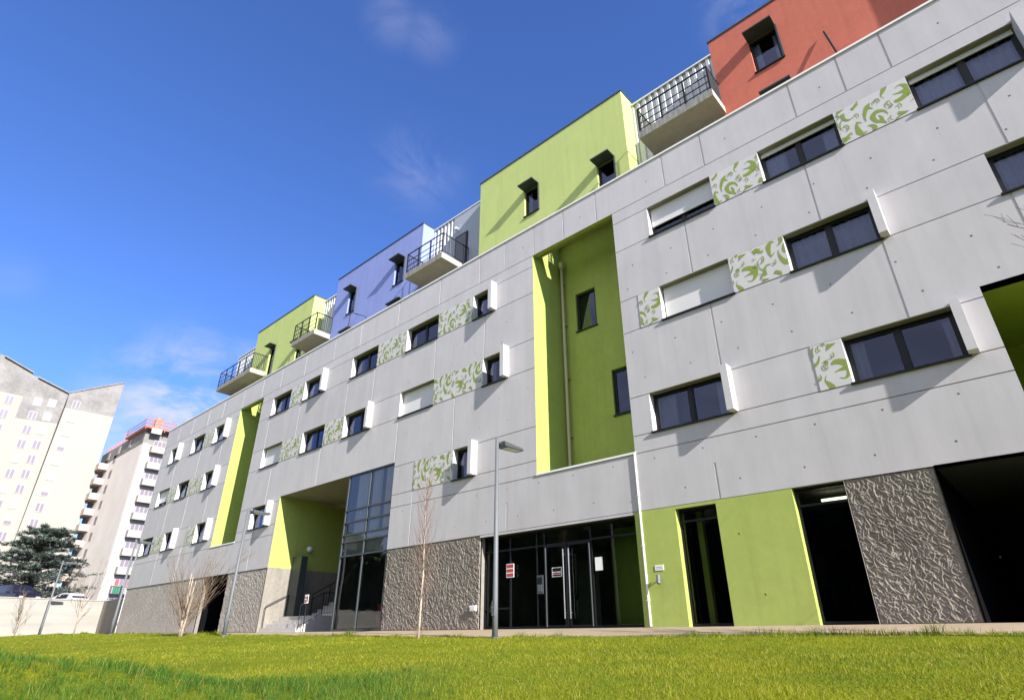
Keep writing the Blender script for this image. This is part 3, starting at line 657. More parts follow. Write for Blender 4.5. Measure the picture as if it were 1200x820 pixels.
# ---------------------------------------------------------------- signs (things of their own)
def sign(name,label,w,h,loc,parts,base='white',th=.012,post=None):
    t=empty(name,loc); tag(t,label,'sign')
    b=MB(); b.box(-w/2,w/2,-th,0,0,h); b.build('board',M[base],t)
    for (m,x0,x1,z0,z1) in parts:
        p=MB(); p.box(x0*w-w/2,x1*w-w/2,-th-.003,-th-.0005,z0*h,z1*h); p.build('marking',M[m],t)
    if post: 
        p=MB(); p.tube([(0,.02,h*.5),(0,.02,-post)],.02,6); p.build('post',M['rail'],t)
    return t
sign('notice_sign','red and white notice on the entrance glass just right of the lamp post',.32,.40,(-13.02,.2,1.45),[('redsign',.06,.94,.70,.95),('redsign',.06,.94,.38,.62),('redsign',.06,.94,.06,.30)])
sign('notice_sign','dark framed notice with white border on the glass entrance door',.36,.26,(-11.17,.203,1.36),[('alu',.06,.94,.56,.92),('redsign',.06,.94,.30,.44),('alu',.06,.94,.08,.24)])
sign('notice_sheet','plain white paper sheet on the glass right of the entrance door',.25,.35,(-9.71,.238,1.44),[],th=.003)
sign('house_sign','small pinkish plate on the green wall above the spotlight',.24,.13,(-7.72,-.002,1.29),[('redsign',.12,.88,.30,.36),('alu2',.15,.85,.6,.66)])
sign('notice_sign','white and red notice on a short post at the porch stairs',.30,.36,(-25.2,.3,1.12),[('redsign',.08,.5,.1,.4),('redsign',.08,.5,.55,.75),('alu2',.6,.9,.2,.8)],post=1.1)
t=empty('meter_box',(-14.38,-.012,.53)); tag(t,'small white meter box low on the rock relief panel by the entrance','box')
q=MB(); q.box(-.13,.13,-.07,.0,0,.16); q.build('casing',M['white'],t); q=MB(); q.box(-.10,.10,-.076,-.0705,.03,.13); q.build('lid',M['shutter'],t)

# ---------------------------------------------------------------- street lamps
def street_lamp(loc,label):
    t=empty('street_lamp',loc); tag(t,label,'street lamp','street lamps along the pavement')
    q=MB(); q.tube([(0,0,0),(0,0,.9),(0,0,5.12)],[.075,.07,.05],12); q.build('pole',M['galv'],t,True)
    q=MB(); q.box(-.13,.13,-.13,.13,-.02,.03); q.build('base_plate',M['galv'],t)
    q=MB(); q.box(-.05,.05,-.079,-.06,.5,.85); q.build('service_hatch',M['galv'],t)
    q=MB(); L_=.72
    q.tube([(0,.0,5.0),(0,.22,4.98)],.035,8)
    v=[(-.19,.16,4.90),(.19,.16,4.90),(.16,.98,4.93),(-.16,.98,4.93),(-.14,.16,5.05),(.14,.16,5.05),(.10,.98,5.02),(-.10,.98,5.02)]
    i=len(q.v); q.v.extend(v)
    for f in ((0,3,2,1),(4,5,6,7),(0,1,5,4),(1,2,6,5),(2,3,7,6),(3,0,4,7)): q.f.append(tuple(i+a for a in f)); q.m.append(0)
    h=q.build('lamp_head',M['alu2'],t)
    p=MB(); p.poly([(-.13,.32,4.902),(.13,.32,4.902),(.12,.9,4.924),(-.12,.9,4.924)]); p.build('lens',M['lens'],h)
    return t
L1=street_lamp((-11.06,-2.5,float(lawn_z(-11.06,-2.5))-.0),'grey street lamp in front of the glazed entrance doors')
for x,lab in ((-26.35,'grey street lamp in front of the stair porch and its rock panel'),(-40.85,'grey street lamp at the far corner of the grey building'),(-57.0,'thin grey street lamp standing before the pale retaining wall')):
    c=copy_tree(L1); c.location=(x,-2.5,float(lawn_z(x,-2.5))); c['label']=lab

# ---------------------------------------------------------------- bare saplings
def grow(mb,p,d,l,r,depth,m,rs,droop=0,spread=.5,seg=5,kids=(2,4),ratio=.6,rmin=.0035):
    pts=[p];rad=[r]; d=d.normalized(); step=l/seg
    for i in range(seg):
        d=(d+Vector((rs.uniform(-.09,.09),rs.uniform(-.09,.09),rs.uniform(-.03,.09)-droop))).normalized()
        p=p+d*step; pts.append(p); rad.append(max(rmin*.7,r*(1-(i+1)/seg*.75)))
    mb.tube(pts,rad,5 if r<.02 else 8,m,cap=False)
    if depth>0:
        for k in range(rs.randint(*kids)):
            i=rs.randint(1,seg); q=pts[i]; dd=(pts[min(i+1,seg)]-pts[max(i-1,0)]).normalized()
            a=rs.uniform(0,6.28); ax=Vector((math.cos(a),math.sin(a),rs.uniform(.1,.5)))
            grow(mb,q,(dd+ax*spread),l*ratio*rs.uniform(.6,1.05),max(rmin,rad[i]*.55),depth-1,m if r<.03 else m,rs,droop,spread,max(3,seg-1),kids,ratio,rmin)
def sapling(name,label,loc,parts_fn,cat='tree'):
    t=empty(name,loc); tag(t,label,cat); parts_fn(t); return t
def birch(t):
    rs=random.Random(3); q=MB(); pts=[(0,0,-.1),(.01,.01,.8),(.0,.03,1.7),(-.03,.02,2.7),(-.06,.0,3.7),(-.09,0,4.65)]; rad=[.036,.029,.023,.017,.011,.003]
    q.tube(pts,rad,10); q.build('trunk',M['birch'],t,True)
    b=MB()
    for i in range(46):
        z=.7+3.6*(i/46)+rs.uniform(-.1,.1); a=i*2.4+rs.uniform(-.4,.4); f=min(4,int(z/ .93)); x=-.018*max(0,z-1)
        L_=(.95-.14*z)*rs.uniform(.75,1.3)+.25
        grow(b,Vector((x,.01,z)),Vector((math.cos(a)*.5,math.sin(a)*.5,1.0)),L_,.009,1,0,rs,0,.35,5,(2,4),.5,.0028)
    for i in range(4):
        a=rs.uniform(0,6.28); grow(b,Vector((0,0,.02)),Vector((math.cos(a)*.45,math.sin(a)*.45,1)),.6,.01,1,0,rs)
    b.build('branches',M['twig'],t)
def fan(t):
    rs=random.Random(5); q=MB()
    for i,(dx,dy,h) in enumerate(((-.05,.0,2.5),(.05,.02,2.3),(.0,-.05,2.6),(.12,.0,1.7))):
        q.tube([(dx*.4,dy*.4,-.1),(dx,dy,.6),(dx*1.9+.03,dy*2,1.4),(dx*2.6+.08,dy*3,h)],[.07,.055,.04,.012],8)
    q.build('trunk',M['birch'],t,True)
    b=MB()
    for i in range(44):
        a=rs.uniform(0,6.28); s=rs.uniform(.2,1.0); z=rs.uniform(.15,1.0)
        grow(b,Vector((math.cos(a)*.04,math.sin(a)*.04,z)),Vector((math.cos(a)*s,math.sin(a)*s,1.15)),rs.uniform(1.4,2.75),.017,2,0,rs,0,.32,6,(2,3),.55,.0055)
    b.build('branches',M['bark'],t)
def whip(seed,h,n=9,sp=.5):
    def f(t):
        rs=random.Random(seed); q=MB(); q.tube([(0,0,-.1),(.02,0,h*.35),(.05,.02,h*.7),(.1,.03,h)],[.045,.036,.024,.008],7); q.build('trunk',M['birch'],t,True)
        b=MB()
        for i in range(n):
            a=rs.uniform(0,6.28); z=h*rs.uniform(.12,.75); grow(b,Vector((.04*z/h,.01,z)),Vector((math.cos(a)*sp,math.sin(a)*sp,1)),h*rs.uniform(.3,.55),.016,2,0,rs,0,.35,5,(2,3),.55,.0075)
        b.build('branches',M['bark'],t)
    return f
def bigtree(t):
    rs=random.Random(8); q=MB(); q.tube([(0,0,-.1),(.03,.02,2),(.0,.05,3.6),(.06,.03,4.8),(.1,0,5.9)],[.10,.085,.065,.045,.012],10); q.build('trunk',M['bark'],t,True)
    b=MB()
    for i in range(46):
        z=2.0+3.3*i/46; a=rs.uniform(0,6.28)
        grow(b,Vector((.05,.03,z)),Vector((math.cos(a)*.8,math.sin(a)*.8,.75)),rs.uniform(1.0,1.75),.017,2,0,rs,0,.35,6,(2,4),.5,.0045)
    b.build('branches',M['twig'],t)
def LZ(x,y): return float(lawn_z(x,y))
sapling('birch_sapling','slender bare birch sapling with pale trunk in front of the rock panel',(-13.4,-3.0,LZ(-13.4,-3.0)-.1),birch)
sapling('bare_sapling','bushy bare multi-stemmed sapling fanning out before the dark side entry',(-29.5,-3.0,LZ(-29.5,-3)-.05),fan)
sapling('bare_sapling','small bare sapling before the retaining wall, right of the thin lamp post',(-46.5,-2.9,LZ(-46.5,-2.9)-.05),whip(21,3.4,12,.55))
sapling('bare_sapling','leftmost small bare sapling before the retaining wall under the dark car',(-60.2,-3.4,LZ(-60.2,-3.4)-.1),whip(34,2.7,11,.5))
sapling('bare_tree','tall bare tree whose branch tips reach in at the right edge',(2.0,-3.1,LZ(2.0,-3.1)),bigtree)

# ---------------------------------------------------------------- retaining wall, fence
rw=empty('retaining_wall',(-62,0,0)); tag(rw,'long pale concrete retaining wall under the parked cars','wall')
q=MB(); q.box(-.35,0,-40,2.3,-.4,2.58); q.build('wall',M['wallwhite'],rw)
q=MB(); q.box(-.4,.05,-40,2.36,2.584,2.66); q.build('coping',M['wallwhite'],rw)
q=MB(); q.box(.002,12.95,2.3,2.55,-.4,2.62); q.build('return_wall',M['rough'],rw)
q=MB(); q.box(.002,.5,-40,2.28,-.3,.12); q.build('footing',M['wallwhite'],rw)
fe=empty('metal_fence',(-62.2,3.0,2.05)); tag(fe,'low reddish metal picket fence on top of the retaining wall','fence')
q=MB(); 
for z in (.75,1.15,1.75): q.tube([(0,-1.2,z),(0,3.5,z)],.03,6)
q.build('rails',M['pinkdk'],fe); q=MB()
for i in range(26): q.tube([(0,-1.2+i*.188,.6),(0,-1.2+i*.188,1.8)],.015,5)
q.build('pickets',M['twhite'],fe)
for i in range(4):
    q=MB(); q.box(-.04,.04,-1.2+i*1.56-.04,-1.2+i*1.56+.04,.0,1.85); q.build('post',M['pinkdk'],fe)
# ---------------------------------------------------------------- cars on the upper street
def car(name,label,loc,rz,paint,st,wheel_x,belt,glass_z,rear_cols,wr=.34):
    """st: stations (x, half width, z low, z belt, z top, half width top); +x is the front"""
    t=empty(name,loc,rz); tag(t,label,'car')
    q=MB(); n=len(st); ring=[]
    for (x,w,zl,zb,zt,wt) in st:
        i=len(q.v); zm=(zl+zb)/2
        pr=[(-w*.94,zl),(-w,zm),(-w*.985,zb),(-wt,zt-.05),(-wt*.85,zt),(wt*.85,zt),(wt,zt-.05),(w*.985,zb),(w,zm),(w*.94,zl)]
        q.v.extend([(x,a,b) for a,b in pr]); ring.append(i)
    for a,b in zip(ring[:-1],ring[1:]):
        for k in range(10):
            k2=(k+1)%10; q.f.append((a+k,a+k2,b+k2,b+k)); q.m.append(0)
    q.f.append(tuple(ring[0]+k for k in range(10))); q.m.append(0); q.f.append(tuple(ring[-1]+k for k in range(10))[::-1]); q.m.append(0)
    q.build('body',paint,t,False)
    def S(x): 
        for a,b in zip(st[:-1],st[1:]):
            if a[0]<=x<=b[0]:
                f=(x-a[0])/(b[0]-a[0]+1e-9); return [a[k]+(b[k]-a[k])*f for k in range(6)]
        return st[-1]
    xr0,xr1,xf0,xf1=glass_z   # rear glass bottom/top x, windscreen top/bottom x
    o=.012
    for nm,xa,xb,sg in (('rear_window',xr0,xr1,-1),('windscreen',xf1,xf0,1)):
        a=S(xa);b=S(xb); p=MB(); p.poly([(xa+sg*o,-a[5]*.86 if a[4]>a[3]+.2 else -a[1]*.8,a[4]+o),(xa+sg*o,a[5]*.86 if a[4]>a[3]+.2 else a[1]*.8,a[4]+o),(xb+sg*o,b[5]*.8,b[4]-.02+o),(xb+sg*o,-b[5]*.8,b[4]-.02+o)]); p.build(nm,M['carglass'],t)
    for sg in (-1,1):
        p=MB(); a=S(xr1+.12);b=S(xf0-.1);m_=S((xr1+xf0)/2)
        for u,v in (((xr1+.1),(xr1+xf0)/2-.04),((xr1+xf0)/2+.04,xf0-.02)):
            A=S(u);Bq=S(v); f=lambda s_,k: s_[1]*.985+(s_[5]-s_[1]*.985)*k
            g_=lambda s_,k: s_[3]+(s_[4]-.05-s_[3])*k
            p.poly([(u-.08,sg*(f(A,.1)+o),g_(A,.1)),(v+.08,sg*(f(Bq,.1)+o),g_(Bq,.1)),(v,sg*(f(Bq,.9)+o),g_(Bq,.9)),(u,sg*(f(A,.9)+o),g_(A,.9))])
        p.build('side_window',M['carglass'],t)
        m=S(xf0+.25); q=MB(); q.box(xf0+.15,xf0+.33,sg*(m[1]+.01),sg*(m[1]+.2),m[3]+.0,m[3]+.15); q.build('mirror',paint,t)
    for x in wheel_x:
        for sg in (-1,1):
            w=S(x)[1]; q=MB(); q.tube([(x,sg*(w-.2),wr),(x,sg*(w+.015),wr)],wr,20); wl=q.build('wheel',M['rubber'],t); q=MB(); q.tube([(x,sg*(w+.016),wr),(x,sg*(w+.03),wr)],wr*.62,14); q.build('rim',M['silver'],wl)
    F=st[-1];K=st[0]
    for sg in (-1,1):
        q=MB(); q.box(F[0]-.12,F[0]+.015,sg*F[1]*.55,sg*F[1]*.95,F[3]-.16,F[3]-.03); q.build('headlight',M['headl'],t)
        q=MB(); q.box(K[0]-.015,K[0]+.12,sg*K[1]*.72,sg*K[1]*1.0,K[3]-.22,K[3]+.05); q.build('tail_light',M['tail'],t)
    q=MB(); q.box(F[0]-.02,F[0]+.012,-F[1]*.5,F[1]*.5,F[3]-.2,F[3]-.06); q.build('grille',M['alu'],t)
    q=MB(); q.box(F[0]-.02,F[0]+.016,-.26,.26,F[2]+.1,F[2]+.21); q.build('number_plate',M['white'],t)
    return t
suv=[(-2.2,.88,.42,1.05,1.15,.78),(-2.12,.92,.3,1.08,1.62,.74),(-1.6,.94,.26,1.08,1.78,.72),(.2,.94,.26,1.06,1.78,.72),(.55,.94,.26,1.06,1.70,.70),(1.15,.94,.26,1.05,1.12,.86),(1.9,.92,.3,.98,1.04,.84),(2.2,.82,.42,.85,.92,.74)]
car('parked_car','dark parked off-roader behind the left end of the retaining wall',(-66.5,-3.1,2.05),R(16),M['carpaint'],suv,(-1.35,1.4),1.06,(-2.15,-1.7,.45,1.12),None,.37)
hat=[(-1.95,.78,.40,.90,.98,.70),(-1.88,.85,.25,.95,1.05,.76),(-1.45,.86,.22,.95,1.40,.64),(-.2,.86,.2,.93,1.47,.62),(.35,.86,.2,.92,1.40,.62),(1.05,.86,.22,.90,.97,.80),(1.75,.82,.25,.80,.86,.74),(2.0,.70,.36,.66,.72,.64)]
car('parked_car','white parked hatchback with red tail lights in front of the cedar',(-66.3,.55,1.86),R(196),M['carwhite'],hat,(-1.25,1.3),.93,(-1.9,-1.42,.3,1.02),None,.31)
# ---------------------------------------------------------------- cedar
ce=empty('cedar_tree',(-73,-1.2,2.05)); tag(ce,'spreading dark blue-green cedar between the cream tower and the parked cars','tree')
rs=random.Random(12)
q=MB(); q.tube([(0,0,-.1),(.1,0,2),(.05,.1,4),(.2,.0,6.2),(.25,-.1,7.4)],[.38,.3,.22,.12,.03],10); q.build('trunk',M['cedartrunk'],ce,True)
br=MB(); V=[];F_=[];C_=[]
def needle_clump(c,size,base):
    for _ in range(20):
        a=rs.uniform(0,6.28); e=rs.uniform(-.35,.75); d=Vector((math.cos(a)*math.cos(e),math.sin(a)*math.cos(e),math.sin(e)))
        l=size*rs.uniform(.5,1.1); s=Vector((-math.sin(a),math.cos(a),rs.uniform(-.3,.3)))*size*.10
        p=Vector(c)+d*size*.08; i=len(V); V.extend([tuple(p-s),tuple(p+s),tuple(p+d*l)]); F_.append((i,i+1,i+2))
        k=base*rs.uniform(.65,1.35); C_.extend([(.20*k,.235*k,.20*k,1)]*3)
for i in range(88):
    z=.6+6.6*(i/88)**.9; a=i*2.39996+rs.uniform(-.3,.3); Rm=(4.7*(1-(z/8.3)**1.7)+.35)*rs.uniform(.72,1.12)
    pts=[];n=10; rise=rs.uniform(.02,.42)
    for k in range(n+1):
        t=k/n; pts.append(Vector((.1+math.cos(a+.25*t)*Rm*t,math.sin(a+.25*t)*Rm*t,z+Rm*t*rise-.10*Rm*t*t+.04*Rm*math.sin(t*5+i))))
    br.tube(pts,[.07*(1-.85*k/n) for k in range(n+1)],5,cap=False)
    tone=rs.uniform(.7,1.35)
    for k in range(2,n+1):
        w=Rm*.20*(1-.45*k/n)
        for s_ in range(4):
            off=Vector((rs.uniform(-w,w),rs.uniform(-w,w),rs.uniform(-.10,.14)))
            needle_clump(pts[k]+off,rs.uniform(.28,.52),tone*rs.uniform(.8,1.2))
br.build('branches',M['cedartrunk'],ce)
def colored(name,V,F,C,m,parent):
    me=bpy.data.meshes.new(name); me.from_pydata(V,[],F); at=me.color_attributes.new('tone','FLOAT_COLOR','POINT'); at.data.foreach_set('color',np.array(C,dtype=np.float32).ravel()); me.materials.append(m); me.update()
    o=bpy.data.objects.new(name,me); COL.objects.link(o); 
    if parent: o.parent=parent
    return o
colored('crown',V,F_,C_,M['needle'],ce)

# ---------------------------------------------------------------- cream tower with butterfly roof
TA=empty('tower_block',(-130,4,2.05)); tag(TA,'tall cream tower block with grey butterfly-roof top at the left edge','building')
def TP(y,z): return (0,y-4,z-2.05)
q=MB(); th=-16
def prism(mb,poly,m,x0=0,x1=th,cap=True):
    a=[(x0,y-4,z-2.05) for y,z in poly]; b=[(x1,y-4,z-2.05) for y,z in poly]
    mb.poly(a,m); mb.poly(b[::-1],m)
    for i in range(len(poly)):
        j=(i+1)%len(poly); mb.poly([a[i],b[i],b[j],a[j]],m)
q=MB()
prism(q,[(-24,2),(4.45,2),(4.55,35.1),(-1.6,34.6),(-1.62,38.68),(-24,38.5)],0); prism(q,[(4.45,2),(12.6,2),(12.7,38.5),(4.78,38.3)],1,x0=.25)
q.build('wall',[M['cream2'],M['cream']],TA)
q=MB(); prism(q,[(-1.6,34.6),(4.55,35.1),(4.62,40.9),(-.6,42.45),(-.6,42.75),(-1.5,42.75),(-1.5,43.05),(-6.2,44.75),(-6.2,45.05),(-7,45.1),(-10.5,46.4),(-24,41.5),(-24,38.5),(-1.62,38.68)],0,x0=.03); prism(q,[(4.78,38.3),(12.7,38.5),(12.72,45.6),(4.66,41.0)],0,x0=.28)
q.build('grey_top',M['slate'],TA)
q=MB(); 
for a,b in (((4.62,40.95),(-.6,42.5)),((-1.5,43.1),(-6.2,44.8)),((-7,45.15),(-10.5,46.45)),((-10.5,46.45),(-24,41.6)),((4.66,41.05),(12.74,45.65))):
    q.poly([(.45,a[0]-4,a[1]-2.05),(.45,b[0]-4,b[1]-2.05),(th,b[0]-4,b[1]-2.05),(th,a[0]-4,a[1]-2.05)]); q.poly([(.45,a[0]-4,a[1]-2.05),(.45,b[0]-4,b[1]-2.05),(.45,b[0]-4,b[1]-1.85),(.45,a[0]-4,a[1]-1.85)])
q.build('roof_edge',M['slate'],TA)
tw=MB(); tw.box(-.02,.06,-.62,.62,-.78,.78,0)
twp=tw.build('window',M['twhite'],TA); 
g2=MB(); 
pr=[]
for a,b in ((-.5,-.08),(.08,.5)):
    p=MB(); p.box(.061,.075,a,b,-.66,.66); pr.append(p.build('pane',M['tglass'],twp))
blind=MB(); blind.box(.061,.09,-.5,.5,-.66,.66)
cols=[(6.25,[38.9-2.72*i+.3 for i in range(13)],.26),(2.72,[38.5-2.62*i for i in range(13)],.01),(.62,[38.2-2.62*i for i in range(13)],.01),(-3.3,[37.5-2.62*i for i in range(13)],.01),(-5.6,[37.4-2.62*i for i in range(13)],.01),(-10,[37.3-2.62*i for i in range(13)],.01),(-12.2,[37.2-2.62*i for i in range(13)],.01)]
first=True; rs2=random.Random(4)
for (y,zs_,xo) in cols:
    for z in zs_:
        if z<5: continue
        kk=.9 if first else rs2.random()
        if first: o=twp
        elif kk<.42: o=twp.copy(); COL.objects.link(o); o.parent=TA
        else: o=copy_tree(twp,TA)
        first=False
        o.location=(xo,y-4-.0,z-2.05)
        if kk<.42:
            bl=MB(); 
            zlo=-.66 if kk<.25 else -.1
            bl.box(.061,.085,-.5,.5,zlo,.66,0)
            if zlo>-.5: bl.box(.061,.07,-.5,.5,-.66,zlo,1)
            bl.build('pane',[M['twhite'],M['tglass']],o)
# ---------------------------------------------------------------- pinkish tower with balconies
TB=empty('tower_block',(-110,12.5,2.05)); tag(TB,'pinkish tower block with stacked balconies and a red scaffold on its roof','building')
# real plane: faces +X at x=-110 (corner y=14.1), scaled positions about the camera-free measured plane
def tb(y,z): return y-12.5,z-2.05
q=MB(); yc=13.9; zt=29.4; 
q.box(-24,-.0,yc-12.5,28.5-12.5,0,zt-2.05,0); q.build('wall',M['pink'],TB)
q=MB(); q.box(-24.05,.06,yc-12.55,28.55-12.5,zt-2.03,31.8-2.05); q.build('attic_storey',M['slate'],TB)
q=MB(); q.box(.003,.30,yc-12.5+.02,yc-12.5+.7,0,zt-2.1); q.build('corner_strip',M['twhite'],TB)
q=MB(); q.box(.003,.12,yc-12.5+.72,28.4-12.5,0,zt-2.1); q.build('loggia_wall',M['twhite'],TB)
for i in range(11):
    z=28.0-2.75*i-2.05
    for y2 in (20.3,24.2):
        q=MB(); q.box(.125,.16,y2-12.5,y2-12.5+2.6,z+.5,z+2.1); wn=q.build('window',M['twhite'],TB)
        for k in range(3):
            q=MB(); q.box(.161,.18,y2-12.5+.15+k*.82,y2-12.5+.75+k*.82,z+.6,z+2.0); q.build('pane',M['tglass'],wn)
    q=MB(); q.box(.003,1.25,.005+yc-12.5+1.25,19-12.5,z-.15,z); q.box(1.18,1.25,yc-12.5+1.25,19-12.5,z+.001,z+.95); q.box(.003,1.18,yc-12.5+1.25,yc-12.5+1.32,z+.001,z+.95); bb=q.build('balcony',M['twhite' if i%3 else 'pinkdk'],TB)
    q=MB(); q.box(.125,.16,yc-12.5+1.6,yc-12.5+4.2,z+.05,z+2.2); wn=q.build('window',M['twhite'],TB)
    for k in range(4):
        q=MB(); q.box(.161,.18,yc-12.5+1.7+k*.62,yc-12.5+2.18+k*.62,z+.3,z+2.05); q.build('pane',M['tglass'],wn)
    # balconies at the far left end of the street-side face
    q=MB(); q.box(-22.5,-17.5,yc-12.5-1.5,yc-12.5-.005,z-.2,z-.02); q.box(-22.5,-17.5,yc-12.5-1.5,yc-12.5-1.42,z-.019,z+.95); q.box(-17.58,-17.5,yc-12.5-1.42,yc-12.5-.005,z-.019,z+.95); q.build('balcony',M['pinkdk'],TB)
    for xw in (-14.5,-20):
        q=MB(); q.box(xw-.7,xw+.7,yc-12.5-.05,yc-12.5-.004,z+.6,z+2.0); q.build('window',M['tglass'],TB)
for xw in (-19,-13,-7):
    q=MB(); q.box(xw-.6,xw+.6,yc-12.62,yc-12.56,29.9-2.05,31.3-2.05); q.build('window',M['twhite'],TB)
q=MB(); zc=28.0-2.75*8-2.05
q.box(1.26,1.30,yc-12.5+1.4,yc-12.5+2.3,zc-.1,zc+.9,0); q.box(1.26,1.30,yc-12.5+3.6,yc-12.5+4.4,zc+.0,zc+.9,0); q.build('hanging_cloth',M['clothgreen'],TB)
q=MB(); q.box(.19,.23,yc-12.5+1.7,yc-12.5+2.2,zc+1.0,zc+1.9); q.box(.19,.23,yc-12.5+3.4,yc-12.5+4.0,zc+1.0,zc+1.9); q.build('window_blind',M['clothred'],TB)
# roof scaffold
q=MB(); Y0=yc-12.5-.6; Y1=19.5-12.5; zr=31.8-2.05
for x in (-9,1.4):
    for z in (zr+.2,zr+.8,zr+1.4): q.tube([(x,Y0,z),(x,Y1+9,z)],.09,5)
    for i in range(16): q.tube([(x,Y0+i*1.0,zr-.4),(x,Y0+i*1.0,zr+1.5)],.06,5)
for y in (Y0,Y1):
    for z in (zr+.2,zr+.8,zr+1.4): q.tube([(-9,y,z),(1.4,y,z)],.07,5)
q.box(-9,1.4,Y0,Y1+9,zr-.05,zr+.12); q.build('scaffold',M['orange'],TB)
q=MB(); q.box(-2.5,-.9,Y0+1.9,Y0+3.1,zr+.13,zr+2.3); q.sphere((-1.7,Y0+2.5,zr+2.4),.6); q.build('roof_tank',M['orange'],TB)
q=MB(); q.box(1.2,1.5,Y0+1.0,Y0+2.6,zr-.9,zr+.1); q.build('scaffold_banner',M['twhite'],TB)
for i in range(9): 
    q=MB(); q.tube([(-22+i*1.6,yc-12.5+.2,zr+.05),(-22+i*1.6,yc-12.5+.2,zr+1.1)],.12,6); q.build('roof_post',M['orange'],TB)

# ---------------------------------------------------------------- tree belt opposite (seen in the glass)
V=[];F_=[];C_=[]
rs=random.Random(31)
for i in range(17000):
    x=rs.uniform(-95,75); k=.5+.5*math.sin(x*.33)+.3*math.sin(x*.9+1); h=13+3.5*k; z=-2.4+h*rs.random(); y=-46+rs.uniform(-3,3)
    a=rs.uniform(0,6.28); s=rs.uniform(.7,1.25); u=Vector((math.cos(a),math.sin(a),rs.uniform(-.4,.4)))*s; w=Vector((rs.uniform(-.4,.4),rs.uniform(-.4,.4),1)).normalized()*s
    j=len(V); c=Vector((x,y,z)); V.extend([tuple(c-u-w),tuple(c+u-w*.6),tuple(c+u*.7+w),tuple(c-u*.8+w*.8)]); F_.append((j,j+1,j+2,j+3)); kk=rs.uniform(.5,1.3); C_.extend([(.085*kk,.10*kk,.06*kk,1)]*4)
o=colored('tree_belt',V,F_,C_,M['needle'],None); tag(o,'dark belt of trees far across the lawn, seen only in glass','tree belt',kind='stuff')

